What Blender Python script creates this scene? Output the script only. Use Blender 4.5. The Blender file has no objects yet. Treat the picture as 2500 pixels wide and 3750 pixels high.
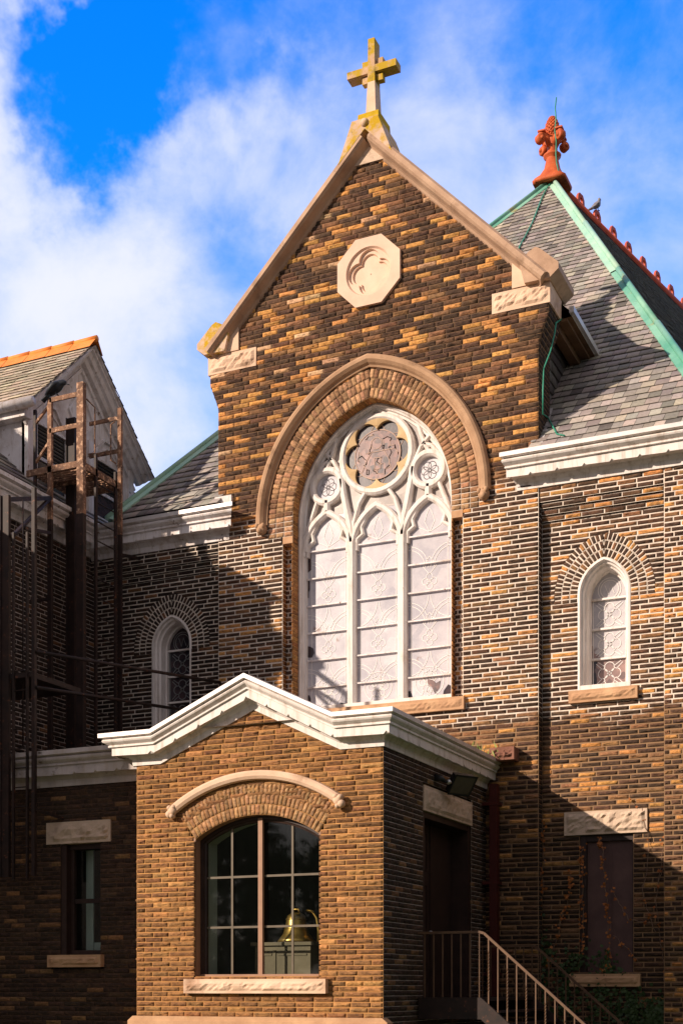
import bpy, math, random
import numpy as np
from mathutils import Vector, Matrix
from math import sin, cos, tan, atan, atan2, radians, pi, sqrt, acos
random.seed(7)
C = bpy.context.scene.collection
TH = radians(24.55); FOC = 4941.0
# a photograph pixel carried out to the wall plane y=Y (or x=X) it stands on
def P(u, v, Y):
    a = atan((u-1250)/FOC)-TH; X = Y*tan(a); d = Y*cos(TH)-X*sin(TH)
    return X, 1.7+(3619-v)/FOC*d
def PX(u, v, X):
    a = atan((u-1250)/FOC)-TH; Y = X/tan(a); d = Y*cos(TH)-X*sin(TH)
    return Y, 1.7+(3619-v)/FOC*d
YB, YR, XC = 21.4, 21.6, -9.235
YV = 17.0; XV0, XV1 = -11.11, -7.14

# ------------------------------------------------------------------ materials
def newmat(name):
    m = bpy.data.materials.new(name); m.use_nodes = True
    nt = m.node_tree; b = nt.nodes['Principled BSDF']
    return m, nt, b
def N(nt, t, **k):
    n = nt.nodes.new(t)
    for a, v in k.items():
        if a == 'ins':
            for i, x in v.items(): n.inputs[i].default_value = x
        else: setattr(n, a, v)
    return n
def L(nt, a, b): nt.links.new(a, b)
def noise(nt, scale, detail=4, rough=.6, vec=None, dist=0.0):
    n = N(nt, 'ShaderNodeTexNoise', ins={'Scale': scale, 'Detail': detail, 'Roughness': rough, 'Distortion': dist})
    if vec is None:
        tc = N(nt, 'ShaderNodeTexCoord'); vec = tc.outputs['Object']
    L(nt, vec, n.inputs['Vector']); return n.outputs['Fac']
def ramp(nt, fac, stops):
    r = N(nt, 'ShaderNodeValToRGB'); e = r.color_ramp.elements
    while len(e) < len(stops): e.new(.5)
    for i, (p, c) in enumerate(stops):
        e[i].position = p; e[i].color = (*c, 1) if len(c) == 3 else c
    L(nt, fac, r.inputs['Fac']); return r.outputs['Color']
def mix(nt, f, a, b, mode='MIX'):
    m = N(nt, 'ShaderNodeMix', data_type='RGBA', blend_type=mode)
    for s, v in ((0, f), (6, a), (7, b)):
        if hasattr(v, 'links') or hasattr(v, 'is_linked'): L(nt, v, m.inputs[s])
        elif isinstance(v, (int, float)): m.inputs[s].default_value = v if s == 0 else (v, v, v, 1)
        else: m.inputs[s].default_value = (*v, 1) if len(v) == 3 else v
    return m.outputs[2]
def math_(nt, op, a, b=None, clamp=False):
    m = N(nt, 'ShaderNodeMath', operation=op, use_clamp=clamp)
    for i, v in enumerate((a, b)):
        if v is None: continue
        if isinstance(v, (int, float)): m.inputs[i].default_value = v
        else: L(nt, v, m.inputs[i])
    return m.outputs[0]
def bump(nt, b, h, s=.4, d=.01):
    n = N(nt, 'ShaderNodeBump', ins={'Strength': s, 'Distance': d}); L(nt, h, n.inputs['Height']); L(nt, n.outputs[0], b.inputs['Normal'])
def setr(b, rough=.8, metal=0, spec=.3):
    b.inputs['Roughness'].default_value = rough; b.inputs['Metallic'].default_value = metal
    b.inputs['Specular IOR Level'].default_value = spec

def mat_mottle(name, c1, c2, scale=3, rough=.8, bs=.3, bscale=40, bd=.006, extra=None, metal=0, spec=.3, p=(.35, .65)):
    m, nt, b = newmat(name); setr(b, rough, metal, spec)
    col = ramp(nt, noise(nt, scale, 6), [(p[0], c1), (p[1], c2)])
    if extra:
        for (c3, sc, lo, hi) in extra:
            f = ramp(nt, noise(nt, sc, 8, .65), [(lo, (0, 0, 0)), (hi, (1, 1, 1))])
            col = mix(nt, f, col, c3)
    L(nt, col, b.inputs['Base Color'])
    if 'white_paint' in name:
        tc = N(nt, 'ShaderNodeTexCoord'); mp = N(nt, 'ShaderNodeMapping', ins={'Scale': (9, 9, 1.2)}); L(nt, tc.outputs['Object'], mp.inputs[0])
        f = ramp(nt, noise(nt, 1.0, 7, .7, mp.outputs[0]), [(.49, (0,)*3), (.70, (.8,)*3)])
        L(nt, mix(nt, f, col, (.44, .36, .29)), b.inputs['Base Color'])
    bump(nt, b, noise(nt, bscale, 5, .65), bs, bd)
    return m
def mat_attr(name, rough=.9, bs=.6, bscale=35, bd=.01, mott=.35, spec=.25):
    m, nt, b = newmat(name); setr(b, rough, 0, spec)
    at = N(nt, 'ShaderNodeAttribute', attribute_name='Col')
    f = ramp(nt, noise(nt, 18, 6, .7), [(.3, (1-mott,)*3), (.7, (1+mott,)*3)])
    big = ramp(nt, noise(nt, .8, 4, .6), [(.3, (.82, .82, .84)), (.7, (1.12, 1.1, 1.05))])
    col = mix(nt, 1.0, mix(nt, 1.0, at.outputs['Color'], f, 'MULTIPLY'), big, 'MULTIPLY')
    if name == 'rock_faced_brick':      # weathering that runs across the stones: sooty patches, worn sandy patches
        tc = N(nt, 'ShaderNodeTexCoord'); mp = N(nt, 'ShaderNodeMapping', ins={'Scale': (9, 9, 24)}); L(nt, tc.outputs['Object'], mp.inputs[0])
        f1 = ramp(nt, noise(nt, 1.0, 6, .7, mp.outputs[0]), [(.50, (0,)*3), (.64, (.62,)*3)])
        worn = mix(nt, .28, mix(nt, 1.0, at.outputs['Color'], (1.7, 1.6, 1.5), 'MULTIPLY'), (.36, .18, .08))
        col = mix(nt, f1, col, worn)
        f2 = ramp(nt, noise(nt, 1.35, 6, .75, mp.outputs[0]), [(.50, (0,)*3), (.62, (.78,)*3)])
        col = mix(nt, f2, col, mix(nt, .70, at.outputs['Color'], (.045, .027, .02)))
    L(nt, col, b.inputs['Base Color'])
    bump(nt, b, noise(nt, bscale, 6, .7), bs, bd)
    return m
M = {}
M['brick'] = mat_attr('rock_faced_brick', .9, 1.0, 28, .014)
def mat_mortar(name, white, tan_, zlo, zhi):
    m, nt, b = newmat(name); setr(b, .95)
    tc = N(nt, 'ShaderNodeTexCoord'); sp = N(nt, 'ShaderNodeSeparateXYZ'); L(nt, tc.outputs['Object'], sp.inputs[0])
    geo = N(nt, 'ShaderNodeNewGeometry'); sg = N(nt, 'ShaderNodeSeparateXYZ'); L(nt, geo.outputs['Position'], sg.inputs[0])
    nz = math_(nt, 'MULTIPLY', math_(nt, 'SUBTRACT', noise(nt, 1.3, 5, .7), .5), 1.0)
    z = math_(nt, 'ADD', sg.outputs['Z'], nz)
    f = math_(nt, 'MULTIPLY', math_(nt, 'MULTIPLY', math_(nt, 'SUBTRACT', z, zlo), 6.0, True),
              math_(nt, 'MULTIPLY', math_(nt, 'SUBTRACT', zhi, z), 6.0, True), True)
    w = mix(nt, ramp(nt, noise(nt, 5, 7, .7), [(.42, (0,)*3), (.68, (1,)*3)]), white, tuple(c*.60 for c in white))
    t = mix(nt, noise(nt, 7, 5), tan_, tuple(c*.55 for c in tan_))
    L(nt, mix(nt, f, t, w), b.inputs['Base Color']); bump(nt, b, noise(nt, 60, 4), .5, .006)
    return m
WHT = (.80, .69, .58); TAN = (.36, .22, .12)
M['mortar_main'] = mat_mortar('church_mortar', WHT, TAN, 6.05, 10.2)
M['mortar_porch'] = mat_mortar('porch_mortar', (.70, .37, .13), (.66, .34, .12), 3, 4)
M['mortar_annex'] = mat_mortar('annex_mortar', (.16, .09, .055), (.14, .08, .05), 3, 4)  # much darker than the porch mortar: the annex shade is in the colour
M['mortar_wing'] = mat_mortar('wing_mortar', (.62, .52, .46), (.5, .42, .37), 0, 20)
M['slate'] = mat_attr('slate', .55, .35, 22, .006, .25, .4)
M['stone'] = mat_mottle('pink_sandstone', (.62, .42, .29), (.76, .55, .40), 2.5, .85, .5, 45, .006, [((.30, .17, .10), 1.4, .58, .75)])
M['stone_side'] = M['stone']
M['lichen_full'] = mat_mottle('yellow_lichen_crust', (.42, .27, .01), (.60, .40, .02), 5, .95, .6, 50, .006, [((.34, .24, .12), 7, .6, .72)])
M['cross'] = mat_mottle('lichened_cross_stone', (.46, .29, .16), (.66, .46, .33), 1.6, .9, .5, 45, .006, [((.46, .30, .02), 3.4, .42, .54), ((.22, .16, .05), 5, .56, .68)])
M['coping'] = mat_mottle('coping_stone', (.40, .255, .17), (.56, .38, .26), 2.0, .85, .5, 45, .006, [((.26, .16, .10), 1.6, .58, .72), ((.42, .30, .06), 2.3, .66, .74)])
M['lichen'] = mat_mottle('lichened_sandstone', (.52, .36, .26), (.68, .49, .37), 2.5, .9, .5, 45, .006,
                         [((.50, .31, .012), 2.6, .46, .57), ((.20, .16, .05), 6, .60, .70)])
M['stone_brown'] = mat_mottle('brown_sandstone', (.44, .25, .14), (.60, .37, .21), 3, .85, .5, 45, .006, [((.40, .25, .05), 2.2, .62, .75)])
M['hood'] = mat_mottle('hood_stone', (.36, .215, .125), (.50, .315, .19), 2.2, .85, .5, 45, .006, [((.20, .12, .07), 3, .58, .72)])
M['medal'] = mat_mottle('medallion_stone', (.70, .48, .36), (.80, .58, .44), 2, .85, .3, 60, .004)
M['lintel'] = mat_mottle('lintel_stone', (.52, .39, .29), (.68, .52, .39), 3, .9, .8, 30, .012, [((.24, .15, .09), 3, .56, .7)])
M['white'] = mat_mottle('weathered_white_paint', (.74, .68, .64), (.80, .75, .71), 3, .55, .25, 30, .004,
                        [((.50, .34, .24), 9, .66, .72), ((.62, .50, .42), 2.0, .60, .8)])
M['white_old'] = mat_mottle('peeling_white_paint', (.74, .70, .70), (.83, .79, .79), 4, .65, .4, 30, .006,
                            [((.24, .16, .12), 7, .62, .67), ((.45, .36, .30), 1.8, .5, .75)])
M['white_grimy_shade'] = mat_mottle('grimy_shaded_white_paint', (.42, .37, .36), (.60, .54, .52), 3, .65, .4, 30, .006, [((.14, .10, .08), 5, .60, .68)])  # grime, plus the annex shade mixed into the paint tone
M['stone_red'] = mat_mottle('red_brown_stone', (.17, .075, .05), (.28, .13, .09), 4, .9, .7, 30, .01)
M['zinc'] = mat_mottle('zinc_flashing', (.50, .47, .47), (.64, .60, .58), 3, .45, .2, 20, .004, metal=.3)
M['cream'] = mat_mottle('cream_stone', (.50, .34, .17), (.62, .45, .25), 3, .7, .3, 30, .004, [((.28, .16, .06), 8, .62, .7)])
M['copper'] = mat_mottle('verdigris_copper', (.10, .34, .24), (.25, .50, .37), 1.3, .6, .3, 15, .005,
                         [((.34, .30, .12), 1.1, .58, .66), ((.10, .22, .16), 6, .6, .75)])
M['copper_pale'] = mat_mottle('pale_verdigris', (.30, .55, .42), (.42, .62, .48), 2.2, .6, .3, 15, .005)
M['terracotta'] = mat_mottle('terracotta', (.42, .075, .022), (.62, .14, .04), 5, .6, .3, 40, .004, [((.70, .42, .36), 12, .66, .74)])
M['crest'] = mat_mottle('red_cresting', (.42, .075, .04), (.55, .11, .06), 4, .65, .3, 40, .004)
M['orange'] = mat_mottle('orange_ridge_tile', (.72, .22, .04), (.88, .30, .06), 5, .6, .3, 40, .004)
M['rust'] = mat_mottle('rusted_steel', (.09, .05, .035), (.30, .16, .095), 4, .8, .7, 60, .006,
                       [((.55, .34, .22), 14, .52, .62), ((.06, .03, .025), 3, .6, .7)])
M['steel'] = mat_mottle('dark_steel', (.014, .009, .008), (.035, .018, .014), 5, .6, .4, 50, .004, [((.17, .06, .03), 9, .6, .7)])
M['rail'] = mat_mottle('brown_iron', (.10, .055, .032), (.16, .088, .048), 6, .5, .3, 50, .003, [((.45, .30, .2), 20, .68, .74)])
M['brownframe'] = mat_mottle('brown_painted_metal', (.30, .16, .10), (.36, .20, .12), 4, .5, .1, 30, .002)
M['muntin'] = mat_mottle('muntin_paint', (.10, .078, .05), (.14, .11, .075), 4, .5, .1, 30, .002)
M['darkframe'] = mat_mottle('dark_brown_paint', (.028, .015, .012), (.045, .024, .018), 5, .5, .2, 30, .003)
M['board'] = mat_mottle('brown_boarding', (.085, .045, .042), (.12, .065, .058), 3, .6, .4, 20, .004)
M['red_pipe'] = mat_mottle('dark_red_paint', (.055, .009, .007), (.085, .014, .01), 4, .5, .2, 30, .003)
M['black'] = mat_mottle('black_plastic', (.012, .012, .013), (.03, .03, .032), 8, .4, .1, 30, .002)
M['plaster'] = mat_mottle('room_plaster', (.30, .34, .31), (.36, .40, .37), 2, .9, .1, 30, .002)
M['roomdark'] = mat_mottle('room_panelling', (.02, .016, .012), (.035, .028, .02), 2, .9, .1, 30, .002)
M['bronze'] = mat_mottle('bell_bronze', (.34, .20, .05), (.46, .29, .09), 4, .35, .1, 30, .002, metal=.85)
M['cabinet'] = mat_mottle('cabinet_wood', (.12, .085, .05), (.17, .12, .07), 2, .5, .2, 20, .002)
M['feather'] = mat_mottle('black_feathers', (.012, .014, .018), (.035, .04, .05), 12, .5, .6, 50, .006)
M['pigeon'] = mat_mottle('grey_feathers', (.10, .10, .12), (.30, .29, .31), 10, .6, .4, 50, .004)
M['wire'] = mat_mottle('green_cable', (.03, .22, .14), (.05, .32, .22), 5, .5, .1, 30, .002)
M['leaf'] = mat_mottle('autumn_leaves', (.22, .06, .012), (.36, .13, .03), 9, .7, .1, 30, .002)
M['ivy'] = mat_mottle('ivy_leaves', (.02, .04, .012), (.045, .08, .02), 9, .6, .1, 30, .002)
M['stem'] = mat_mottle('vine_stems', (.16, .10, .07), (.24, .15, .10), 9, .8, .2, 30, .002)
M['grass'] = mat_mottle('grass_blades', (.12, .20, .04), (.30, .34, .10), 9, .7, .1, 30, .002)
M['ground'] = mat_mottle('lawn', (.04, .07, .02), (.08, .11, .03), .8, .95, .6, 12, .03)
M['asphalt'] = mat_mottle('asphalt', (.04, .04, .04), (.06, .06, .058), 2, .9, .5, 60, .01)
M['wood'] = mat_mottle('eave_wood', (.10, .05, .025), (.16, .085, .04), 3, .7, .3, 20, .004)
M['chrome'] = mat_mottle('metal_knuckle', (.5, .5, .5), (.6, .6, .6), 3, .35, .1, 20, .002, metal=.8)
M['lamp_glass'] = mat_mottle('lamp_glass', (.07, .065, .05), (.10, .09, .07), 3, .2, .1, 20, .002, spec=.5)
def mat_pane(name, c1, c2, cells, rough=.22, dark=None):
    m, nt, b = newmat(name); setr(b, rough, 0, .5)
    tc = N(nt, 'ShaderNodeTexCoord')
    v = N(nt, 'ShaderNodeTexVoronoi', ins={'Scale': cells}); L(nt, tc.outputs['Object'], v.inputs['Vector'])
    r = N(nt, 'ShaderNodeSeparateColor'); L(nt, v.outputs['Color'], r.inputs[0])
    col = mix(nt, r.outputs[0], c1, c2)
    f = ramp(nt, noise(nt, 1.3, 6, .65), [(.36, (.76, .75, .77)), (.64, (1.08, 1.06, 1.03))])
    col = mix(nt, 1.0, col, f, 'MULTIPLY')
    if dark:
        g = ramp(nt, noise(nt, 1.7, 6, .6, dist=.4), [(dark[0], (0, 0, 0)), (dark[1], (1, 1, 1))])
        col = mix(nt, g, col, dark[2])
    L(nt, col, b.inputs['Base Color'])
    bump(nt, b, noise(nt, 5, 3), .15, .01)
    return m
M['pale_glass'] = mat_pane('clouded_storm_glazing', (.50, .495, .55), (.62, .60, .64), 3, .2, (.64, .70, (.30, .20, .17)))  # whitish glazing with the sky's reflection put into its colour and mottling
M['pale_glass2'] = mat_pane('clouded_storm_glazing_small', (.50, .485, .52), (.58, .56, .58), 6, .2, (.60, .66, (.16, .10, .09)))
M['dark_glass'] = mat_pane('dark_leaded_glass', (.020, .022, .03), (.07, .045, .05), 11, .12)
M['rose_glass'] = mat_pane('rose_leaded_glass', (.10, .08, .09), (.34, .19, .17), 12, .25)
M['rose_dark'] = mat_pane('rose_lobe_glass', (.012, .012, .02), (.06, .045, .06), 14, .3)
M['lead_pale'] = mat_mottle('pale_lead_lines', (.74, .71, .70), (.80, .77, .74), 4, .6, .1, 20, .002)
M['lead_dark'] = mat_mottle('grey_lead_lines', (.20, .21, .21), (.30, .31, .30), 4, .6, .1, 20, .002)
M['lead_rose'] = mat_mottle('rose_lead_lines', (.40, .27, .22), (.50, .36, .28), 4, .6, .1, 20, .002)
M['gap_shade_glass'] = mat_pane('tracery_gap_shade_glass', (.30, .26, .24), (.42, .37, .34), 5, .3)  # shade between the tracery bars painted as a darker pane
M['low_pane'] = mat_pane('stained_low_pane', (.16, .12, .12), (.36, .24, .22), 9, .2)
def mat_clear():
    m = bpy.data.materials.new('clear_window_glass'); m.use_nodes = True; nt = m.node_tree
    nt.nodes.clear(); o = N(nt, 'ShaderNodeOutputMaterial'); t = N(nt, 'ShaderNodeBsdfTransparent', ins={0: (.92, .96, .94, 1)})
    g = N(nt, 'ShaderNodeBsdfGlossy', ins={'Roughness': .03})
    s = N(nt, 'ShaderNodeMixShader', ins={0: .035}); L(nt, t.outputs[0], s.inputs[1]); L(nt, g.outputs[0], s.inputs[2])
    d = N(nt, 'ShaderNodeBsdfDiffuse', ins={0: (.5, .55, .5, 1)}); s2 = N(nt, 'ShaderNodeMixShader')
    f = ramp(nt, noise(nt, 40, 6, .8), [(.60, (.002,)*3), (.75, (.03,)*3)])
    L(nt, f, s2.inputs[0]); L(nt, s.outputs[0], s2.inputs[1]); L(nt, d.outputs[0], s2.inputs[2]); L(nt, s2.outputs[0], o.inputs[0])
    return m
M['clear'] = mat_clear()

# ------------------------------------------------------------------ objects
ROOTLOC = {}
def thing(name, label, cat, loc, group=None):
    o = bpy.data.objects.new(name, None); C.objects.link(o); o.location = loc; o.empty_display_size = .3
    o['label'] = label; o['category'] = cat
    if group: o['group'] = group
    return o
def tag(o, label=None, cat=None, group=None, kind=None):
    for k, v in (('label', label), ('category', cat), ('group', group), ('kind', kind)):
        if v: o[k] = v
    return o
def link(name, me, parent=None, label=None):
    o = bpy.data.objects.new(name, me); C.objects.link(o)
    if parent is not None:
        o.parent = parent
        if parent.type == 'EMPTY' and parent.parent is None: o.location = -Vector(parent.location)
    if label: o['label'] = label
    return o
class MB:
    def __init__(s): s.v = []; s.f = []; s.m = []; s.smooth = []
    def add(s, vs, fs, mi=0, sm=False):
        b = len(s.v); s.v += [tuple(float(c) for c in p) for p in vs]
        for f in fs: s.f.append(tuple(b+i for i in f)); s.m.append(mi); s.smooth.append(sm)
        return s
    def box(s, x0, x1, y0, y1, z0, z1, mi=0):
        v = [(x, y, z) for z in (z0, z1) for y in (y0, y1) for x in (x0, x1)]
        return s.add(v, [(0, 2, 3, 1), (4, 5, 7, 6), (0, 1, 5, 4), (2, 6, 7, 3), (0, 4, 6, 2), (1, 3, 7, 5)], mi)
    def prism(s, poly, fn, d0, d1, mi=0):          # polygon (a,b), mapped by fn(a,b,out)
        n = len(poly); v = [fn(a, b, d0) for a, b in poly]+[fn(a, b, d1) for a, b in poly]
        return s.add(v, [tuple(range(n))[::-1], tuple(range(n, 2*n))]+[(i, (i+1) % n, n+(i+1) % n, n+i) for i in range(n)], mi)
    def tube(s, pts, r, n=8, mi=0, cap=True, sm=True, sq=False):
        pts = [Vector(p) for p in pts]; R = r if isinstance(r, (list, tuple)) else [r]*len(pts)
        rings = []; up = None
        for i, p in enumerate(pts):
            t = (pts[min(i+1, len(pts)-1)]-pts[max(i-1, 0)]).normalized()
            if up is None:
                up = Vector((0, 0, 1)) if abs(t.z) < .9 else Vector((0, 1, 0))
            a = t.cross(up).normalized(); b = a.cross(t).normalized(); up = b
            ph = pi/4 if sq else 0
            rings.append([p+a*cos(ph+2*pi*k/n)*R[i]+b*sin(ph+2*pi*k/n)*R[i] for k in range(n)])
        v = [q for rg in rings for q in rg]; f = []
        for i in range(len(pts)-1):
            for k in range(n):
                f.append((i*n+k, i*n+(k+1) % n, (i+1)*n+(k+1) % n, (i+1)*n+k))
        if cap: f += [tuple(range(n))[::-1], tuple((len(pts)-1)*n+k for k in range(n))]
        return s.add(v, f, mi, sm and not sq)
    def bar(s, a, b, w, mi=0): return s.tube([a, b], w*.7071, 4, mi, True, False, True)
    def lathe(s, prof, cx, cy, n=16, mi=0, sm=True, sqf=None):
        v = []; f = []
        for r, z in prof:
            for k in range(n):
                t = 2*pi*(k+.5)/n; rr = r
                if sqf: q = sqf(z); rr = r*((1-q)+q/max(abs(cos(t)), abs(sin(t))))
                v.append((cx+rr*cos(t), cy+rr*sin(t), z))
        for i in range(len(prof)-1):
            for k in range(n): f.append((i*n+k, i*n+(k+1) % n, (i+1)*n+(k+1) % n, (i+1)*n+k))
        f += [tuple(range(n))[::-1], tuple((len(prof)-1)*n+k for k in range(n))]
        return s.add(v, f, mi, sm)
    def ell(s, c, r, rot=0, mi=0, n=14, tilt=0):
        v = []; f = []; m = n//2
        for i in range(m+1):
            ph = pi*i/m
            for k in range(n):
                t = 2*pi*k/n; p = Vector((r[0]*sin(ph)*cos(t), r[1]*sin(ph)*sin(t), r[2]*cos(ph)))
                p = Matrix.Rotation(rot, 3, 'Z') @ (Matrix.Rotation(tilt, 3, 'Y') @ p)
                v.append(Vector(c)+p)
        for i in range(m):
            for k in range(n): f.append((i*n+k, (i+1)*n+k, (i+1)*n+(k+1) % n, i*n+(k+1) % n))
        return s.add(v, f, mi, True)
    def sweep(s, path, sec, fn, closed=False, mi=0, cap=True, sm=False):
        # path in the plane (a,b); section (n,out): n to the left of travel
        n = len(path); rings = []
        for i in range(n):
            p = Vector(path[i])
            d0 = (p-Vector(path[i-1])) if (i > 0 or closed) else None
            d1 = (Vector(path[(i+1) % n])-p) if (i < n-1 or closed) else None
            ns = [Vector((-d.y, d.x)).normalized() for d in (d0, d1) if d is not None and d.length > 1e-9]
            m = sum(ns, Vector((0, 0)))/len(ns); m = m/max(m.length_squared, .25) if len(ns) == 2 else m
            rings.append([fn(p.x+m.x*a, p.y+m.y*a, o) for a, o in sec])
        k = len(sec); v = [q for r in rings for q in r]; f = []
        for i in range(n if closed else n-1):
            j = (i+1) % n
            for q in range(k): f.append((i*k+q, j*k+q, j*k+(q+1) % k, i*k+(q+1) % k))
        if cap and not closed: f += [tuple(range(k)), tuple((n-1)*k+q for q in range(k))[::-1]]
        return s.add(v, f, mi, sm)
    def build(s, name, mats, parent=None, label=None):
        me = bpy.data.meshes.new(name); me.from_pydata(s.v, [], s.f)
        if not isinstance(mats, (list, tuple)): mats = [mats]
        for m in mats: me.materials.append(M[m] if isinstance(m, str) else m)
        me.polygons.foreach_set('material_index', s.m); me.polygons.foreach_set('use_smooth', s.smooth)
        import bmesh
        bm = bmesh.new(); bm.from_mesh(me); bmesh.ops.recalc_face_normals(bm, faces=bm.faces); bm.to_mesh(me); bm.free()
        me.update()
        return link(name, me, parent, label)
def front(Y): return lambda a, b, o: (a, Y-o, b)
def right(X): return lambda a, b, o: (X+o, a, b)
def rectsec(w, o0, o1, ch=0.0):
    h = w/2
    if ch: return [(-h, o0), (-h, o1-ch), (-h+ch, o1), (h-ch, o1), (h, o1-ch), (h, o0)]
    return [(-h, o0), (-h, o1), (h, o1), (h, o0)]

# ------------------------------------------------------------------ rock-faced masonry
def scan(polys, b):
    xs = []
    for poly in polys:
        n = len(poly)
        for i in range(n):
            (x0, y0), (x1, y1) = poly[i], poly[(i+1) % n]
            if (y0 <= b < y1) or (y1 <= b < y0): xs.append(x0+(b-y0)/(y1-y0)*(x1-x0))
    xs.sort(); return [(xs[i], xs[i+1]) for i in range(0, len(xs)-1, 2)]
DARK, MID, ORG, PALE = (.070, .042, .030), (.24, .125, .062), (.54, .27, .085), (.60, .38, .22)
def pick(rng, pal):
    w = np.array([p[0] for p in pal]); k = rng.choice(len(pal), p=w/w.sum())
    c = np.array(pal[k][1])*rng.uniform(.8, 1.25); c = c*(1+rng.uniform(-.06, .06, 3)); return c
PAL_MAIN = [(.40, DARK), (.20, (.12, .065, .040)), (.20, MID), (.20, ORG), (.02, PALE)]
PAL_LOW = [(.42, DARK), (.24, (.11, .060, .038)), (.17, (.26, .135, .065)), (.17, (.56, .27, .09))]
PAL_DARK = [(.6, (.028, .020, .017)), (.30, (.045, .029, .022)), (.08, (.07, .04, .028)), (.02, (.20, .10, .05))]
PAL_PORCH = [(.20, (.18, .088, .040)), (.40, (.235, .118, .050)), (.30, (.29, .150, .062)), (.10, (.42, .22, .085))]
PAL_FOOT_SHADE = [(.58, (.045, .028, .02)), (.28, (.085, .048, .03)), (.09, (.19, .10, .05)), (.05, (.40, .20, .07))]  # darker copy of the wall brick: shade at the foot put into the colour
PAL_SIDE_SHADE = [(.6, (.042, .027, .02)), (.32, (.07, .042, .028)), (.08, (.20, .11, .05))]  # porch side and annex bricks darkened to carry their shade
PAL_VOUS = [(.4, (.36, .20, .11)), (.4, (.46, .27, .15)), (.2, (.19, .105, .06))]
PAL_PLAIN = [(.5, (.34, .165, .06)), (.5, (.26, .12, .045))]
def rows(polys, b0, b1, h, lens, rng):
    out = []; b = b0; k = 0; mort = []
    while b < b1-1e-6:
        hh = min(h, b1-b); mid = b+hh/2
        for (a0, a1) in scan(polys, mid):
            if a1-a0 < .02: continue
            mort.append((a0, a1, b, b+hh)); a = a0; first = True
            while a < a1-1e-6:
                l = rng.uniform(*lens)
                if first and k % 2: l *= .5
                first = False
                if a1-(a+l) < lens[0]*.55: l = a1-a
                out.append((a, min(a+l, a1), b, b+hh)); a += l
        b += hh; k += 1
    return out, mort
def masonry(name, rects, mort, fn, parent, mats, pal, seed, joint=.011, relief=(.012, .036), grid=(9, 7), label=None, rough_=1.0):
    rng = np.random.default_rng(seed); R = np.array(rects); n = len(R); nx, nz = grid
    j = joint/2; wob = rng.uniform(-.25, .25, (n, 4))*joint
    a0 = R[:, 0]+j+wob[:, 0]*.5; a1 = R[:, 1]-j+wob[:, 1]*.5; b0 = R[:, 2]+j+wob[:, 2]*.5; b1 = R[:, 3]-j+wob[:, 3]*.5
    s = np.linspace(0, 1, nx)[None, None, :]; t = np.linspace(0, 1, nz)[None, :, None]
    js = rng.uniform(-.35, .35, (n, nz, nx))/(nx-1); jt = rng.uniform(-.3, .3, (n, nz, nx))/(nz-1)
    edge = np.ones((n, nz, nx)); edge[:, 0, :] = 0; edge[:, -1, :] = 0; edge[:, :, 0] = 0; edge[:, :, -1] = 0
    S = s+js*edge; T = t+jt*edge
    S = np.broadcast_to(S, (n, nz, nx)); T = np.broadcast_to(T, (n, nz, nx))
    A = a0[:, None, None]+S*(a1-a0)[:, None, None]; B = b0[:, None, None]+T*(b1-b0)[:, None, None]
    lo, hi = relief; amp = rng.uniform(.5, 1.3, n)[:, None, None]
    rw = np.cumsum(rng.uniform(-1, 1, (n, 1, nx)), 2); rw = (rw-rw.mean(2, keepdims=True))*.16
    ridge = np.clip(rng.uniform(.34, .58, (n, 1, 1))+rw, .16, .80)      # a chiselled ridge wandering along the stone
    crag = np.clip(rng.uniform(.25, 1.25, (n, 1, nx)), 0, 1.1)
    up = 1-.62*np.clip((T-ridge)/(1-ridge+.05), 0, 1); dn = np.clip(1-(ridge-T)/.16, .12, 1)
    prof = np.where(T >= ridge, up, dn)*crag
    O = lo*.45+edge*(lo*.35+(hi-lo)*amp*(prof+rng.uniform(-.10, .10, (n, nz, nx)))*rough_)
    X = fn(A, B, O); F = np.stack(X, -1).reshape(n, nz*nx, 3)
    per = [(0, i) for i in range(nx)]+[(r, nx-1) for r in range(1, nz)]+[(nz-1, i) for i in range(nx-2, -1, -1)]+[(r, 0) for r in range(nz-2, 0, -1)]
    pr = np.array([r for r, c in per]); pc = np.array([c for r, c in per]); m = len(per)
    Xb = fn(A[:, pr, pc], B[:, pr, pc], np.full((n, m), -.02)); G = np.stack(Xb, -1)
    V = np.concatenate([F, G], 1); nv = nz*nx+m
    q = [(r*nx+c, r*nx+c+1, (r+1)*nx+c+1, (r+1)*nx+c) for r in range(nz-1) for c in range(nx-1)]
    pi_ = [r*nx+c for r, c in per]
    q += [(pi_[i], nz*nx+i, nz*nx+(i+1) % m, pi_[(i+1) % m]) for i in range(m)]
    q = np.array(q); faces = (q[None]+(np.arange(n)*nv)[:, None, None]).reshape(-1, 4)
    V = V.reshape(-1, 3); nb = len(faces)
    cols = np.array([pick(rng, pal) for _ in range(n)]); vc = np.repeat(cols, nv, 0)
    mi = np.ones(nb, int)
    if mort:
        mv = []; mf = []; base_ = len(V)
        for (x0, x1, y0, y1) in mort:
            k = max(1, int((x1-x0)/.6)) if fn.__name__ == 'curved' else 1
            for i in range(k):
                p0 = x0+(x1-x0)*i/k; p1 = x0+(x1-x0)*(i+1)/k
                b_ = base_+len(mv)
                for (p, r) in ((p0, y0), (p1, y0), (p1, y1), (p0, y1)):
                    mv.append([float(c) for c in fn(p, r, 0.0)])
                mf.append((b_, b_+1, b_+2, b_+3))
        V = np.concatenate([V, np.array(mv)]); faces = np.concatenate([faces, np.array(mf)])
        vc = np.concatenate([vc, np.full((len(mv), 3), .5)]); mi = np.concatenate([mi, np.zeros(len(mf), int)])
    return npmesh(name, V, faces, mi, vc, mats, parent, label)
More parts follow.
